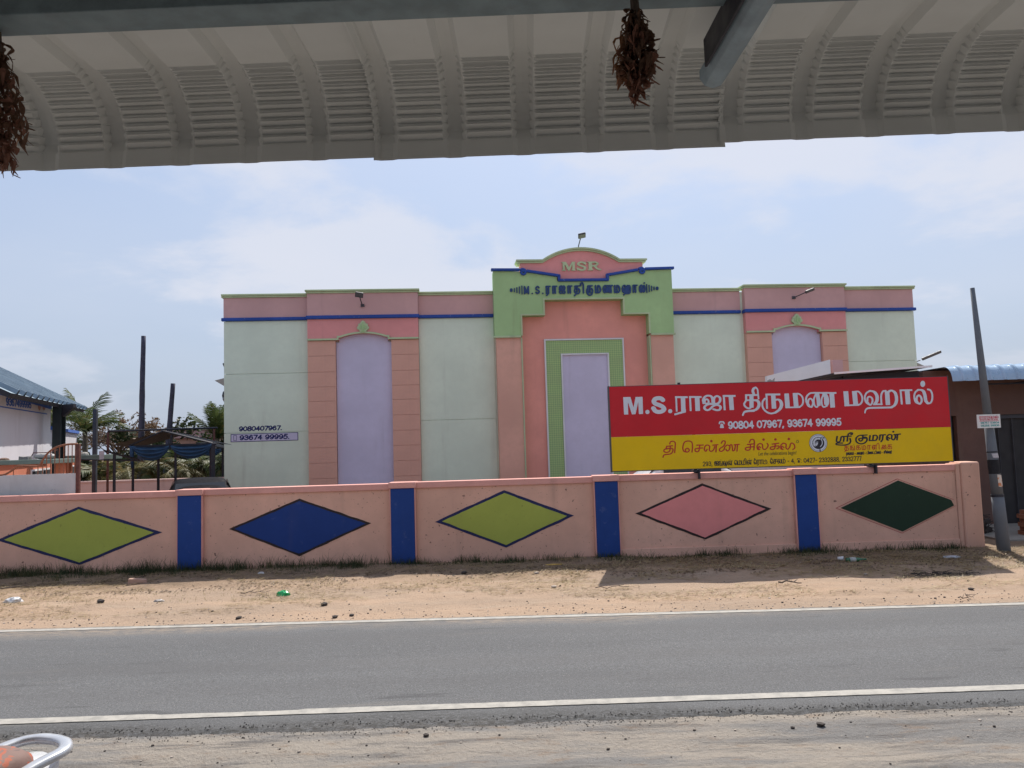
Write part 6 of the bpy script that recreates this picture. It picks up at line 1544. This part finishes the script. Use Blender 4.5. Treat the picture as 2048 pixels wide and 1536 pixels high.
def xprof():
    """(x, rib height, crimp weight) across one sheet; a rib is raised outwards"""
    out = []
    for k in range(5):
        x = .010+PITCHX*k
        out += [(x, 0, .9), (x+.006, 0, .0), (x+.026, .027, 0), (x+.048, .028, 0), (x+.070, .027, 0), (x+.090, 0, .0), (x+.100, 0, .9), (x+.112, 0, 1), (x+.18, 0, 1), (x+.244, 0, 1)]
    out += [(.010+SW_, 0, .9), (.010+SW_+.022, .008, 0)]
    return out
XP = xprof()
def sheet():
    vs = []
    for jr, (y, z, an, cw) in enumerate(PR):
        fade = 1.0 if jr < len(PR)-12 else max(.30, 1-.07*(jr-len(PR)+12))     # ribs flatten out into the eave strip
        for (x, h, wgt) in XP:
            h = h*fade
            scal = 0
            if 0 < h < .0275*fade: scal = .006*(cw if an > 0 and cw != 0 else 0)
            d_ = h + (AMP*(-cw-.5)*wgt if an > 0 and cw != 0 else 0)
            xx = x - (scal*1.3 if (x-.010) % PITCHX > .05 else -scal*1.3)
            vs.append((xx, y+d_*math.sin(an), z+d_*math.cos(an)))
    n = len(XP)
    fs = [(j*n+i, (j+1)*n+i, (j+1)*n+i+1, j*n+i+1) for j in range(len(PR)-1) for i in range(n-1)]
    return MB().add(vs, fs)
sm = sheet().mesh('roof_sheet', M_can, False)
for k in range(-4, 5):
    o = bpy.data.objects.new('roof_sheet', sm); col.objects.link(o); o.parent = sh
    o.location = (-.555+SW_*k, .004*((k*7) % 3)-.002, -.0022*k*0+(.006 if k % 2 else 0)); o.rotation_euler = (R(.10*((k*5) % 3-1)), 0, 0)
    bo = MB().lathe([(.007, 0), (.007, .005), (.004, .008)], c=(.058, 2.795, 3.055), n=8, axis='y').build('bolt', M_dark, o)
M_beam = plain('blue_grey_steel', (.17, .225, .25), .5, .1, var=.2, scale=14)
MB().box(-5.6, 5.6, 2.07, 2.185, 3.205, 3.278).build('beam', M_beam, sh, bevel=.004)
MB().box(-5.6, 5.6, -1.6, -1.5, 3.205, 3.278).build('beam', M_beam, sh, bevel=.004)
for x in (-5.2, 5.2):
    for y in (2.125, -1.55): MB().tube([(x, y, -.2), (x, y, 3.2)], .05, 12).build('post', M_beam, sh, smooth=True)
e_ = at(1424, 150, 2.50)
xr = e_.x-.07
fx, fy, fz = e_.x-.055, 2.515, e_.z-.006
rdv = Vector((-.045, 1, 0)).normalized(); rsd = Vector((rdv.y, -rdv.x, 0))
MB().tube([Vector((fx, fy, fz))-rdv*1.6, Vector((fx, fy, fz))-rdv*.012, Vector((fx, fy, fz))], [.046, .046, .036], 10).build('rafter', plain('pale_blue_steel', (.25, .32, .37), .5, .1, var=.15, scale=14), sh, bevel=.004)
MB().obox(Vector((fx, fy, fz+.02))-rdv*.62-rsd*.052, rdv*.5, rsd*.004, (0, 0, .045)).build('rafter_shade_side', M_dark, sh)  # dark strip paints the shaded side face of the rafter
MB().box(-5.0, 5.0, -2.3, 1.15, -.3, .28).build('platform', paint('bounce_dark_concrete', (.14, .135, .13), .1, .1), sh, bevel=.02)  # unseen slab; its dark tone and reach cut bounce light on the canopy
MB().box(-5.4, 5.4, -2.45, -2.32, -.3, 3.28).build('added_back_wall', paint('added_wall_dark', (.20, .21, .23), .1, .15), sh)  # added unseen wall that keeps the inside of the eave strip dark
# dried leaf bunches tied to the beam
M_dlA = leaf_mat('dried_leaf', (.17, .085, .05), (.11, .06, .038), (.28, .14, .07))
M_dlP = leaf_mat('dried_leaf_pinkish', (.28, .14, .10), (.20, .09, .06), (.36, .20, .13))
def bunch(loc, H, W, label, seed, tail=0):
    r_ = random.Random(seed)
    t = thing('dried_leaf_bunch', label, 'dried leaves', loc, 0, 'dried leaf bunches hanging from the canopy beam')
    MB().tube([(0, 0, .05), (.004, 0, -.05), (0, .003, -H*.55)], [.011, .014, .005], 6).build('stem', M_bark, t)
    for mt, nl, lo_, hi_ in ((M_dlA, 300, .02, .78), (M_dlP, 170, .30, 1.0)):
        mb = MB()
        for i in range(nl):
            u = lo_+(hi_-lo_)*r_.random(); rad = W*(math.sin(min(1, u*1.25)*math.pi*.62)*.5+.06)*(1 if u < .75 else max(.25, 1.2-u))
            a = r_.uniform(0, 6.28); k = r_.random()**.6
            p_ = Vector((math.cos(a)*rad*k + (tail*max(0, u-.55)), math.sin(a)*rad*k, -H*u*.9))
            L_ = r_.uniform(.02, .055); w_ = r_.uniform(.003, .010); out_ = Vector((math.cos(a), math.sin(a), 0))
            d_ = (Vector((0, 0, -1))+out_*r_.uniform(-.1, .5)+Vector((r_.gauss(0, .25), r_.gauss(0, .25), 0))).normalized()
            sd_ = d_.cross(out_+Vector((r_.gauss(0, .5), r_.gauss(0, .5), .1))).normalized(); curl = d_.cross(sd_)*r_.uniform(-.02, .02)
            P = []
            for j in range(5):
                s_ = j/4; c_ = p_+d_*L_*s_+curl*math.sin(s_*math.pi*1.3)*1.0; ww = w_*math.sin(math.pi*(.1+.86*s_)); tw = sd_*math.cos(s_*1.2)+d_.cross(sd_)*math.sin(s_*1.2)
                P += [c_-tw*ww, c_+curl*.25, c_+tw*ww]
            mb.add(P, [(j*3+q, j*3+q+1, j*3+q+4, j*3+q+3) for j in range(4) for q in (0, 1)])
        mb.build('leaves', mt, t)['kind'] = 'stuff'
    return t
b1 = at(1268, 10, 2.12); bunch((b1.x, 2.12, b1.z), .28, .098, 'bunch of dried brown leaves hanging right of the middle of the canopy', 5)
b2 = at(6, 62, 2.19); bunch((b2.x-.02, 2.19, b2.z), .46, .14, 'longer bunch of dried leaves hanging at the left edge of the photo', 9, .10)
print('objects', len(bpy.data.objects), 'tris', sum(len(o.data.polygons) for o in bpy.data.objects if o.type == 'MESH'))
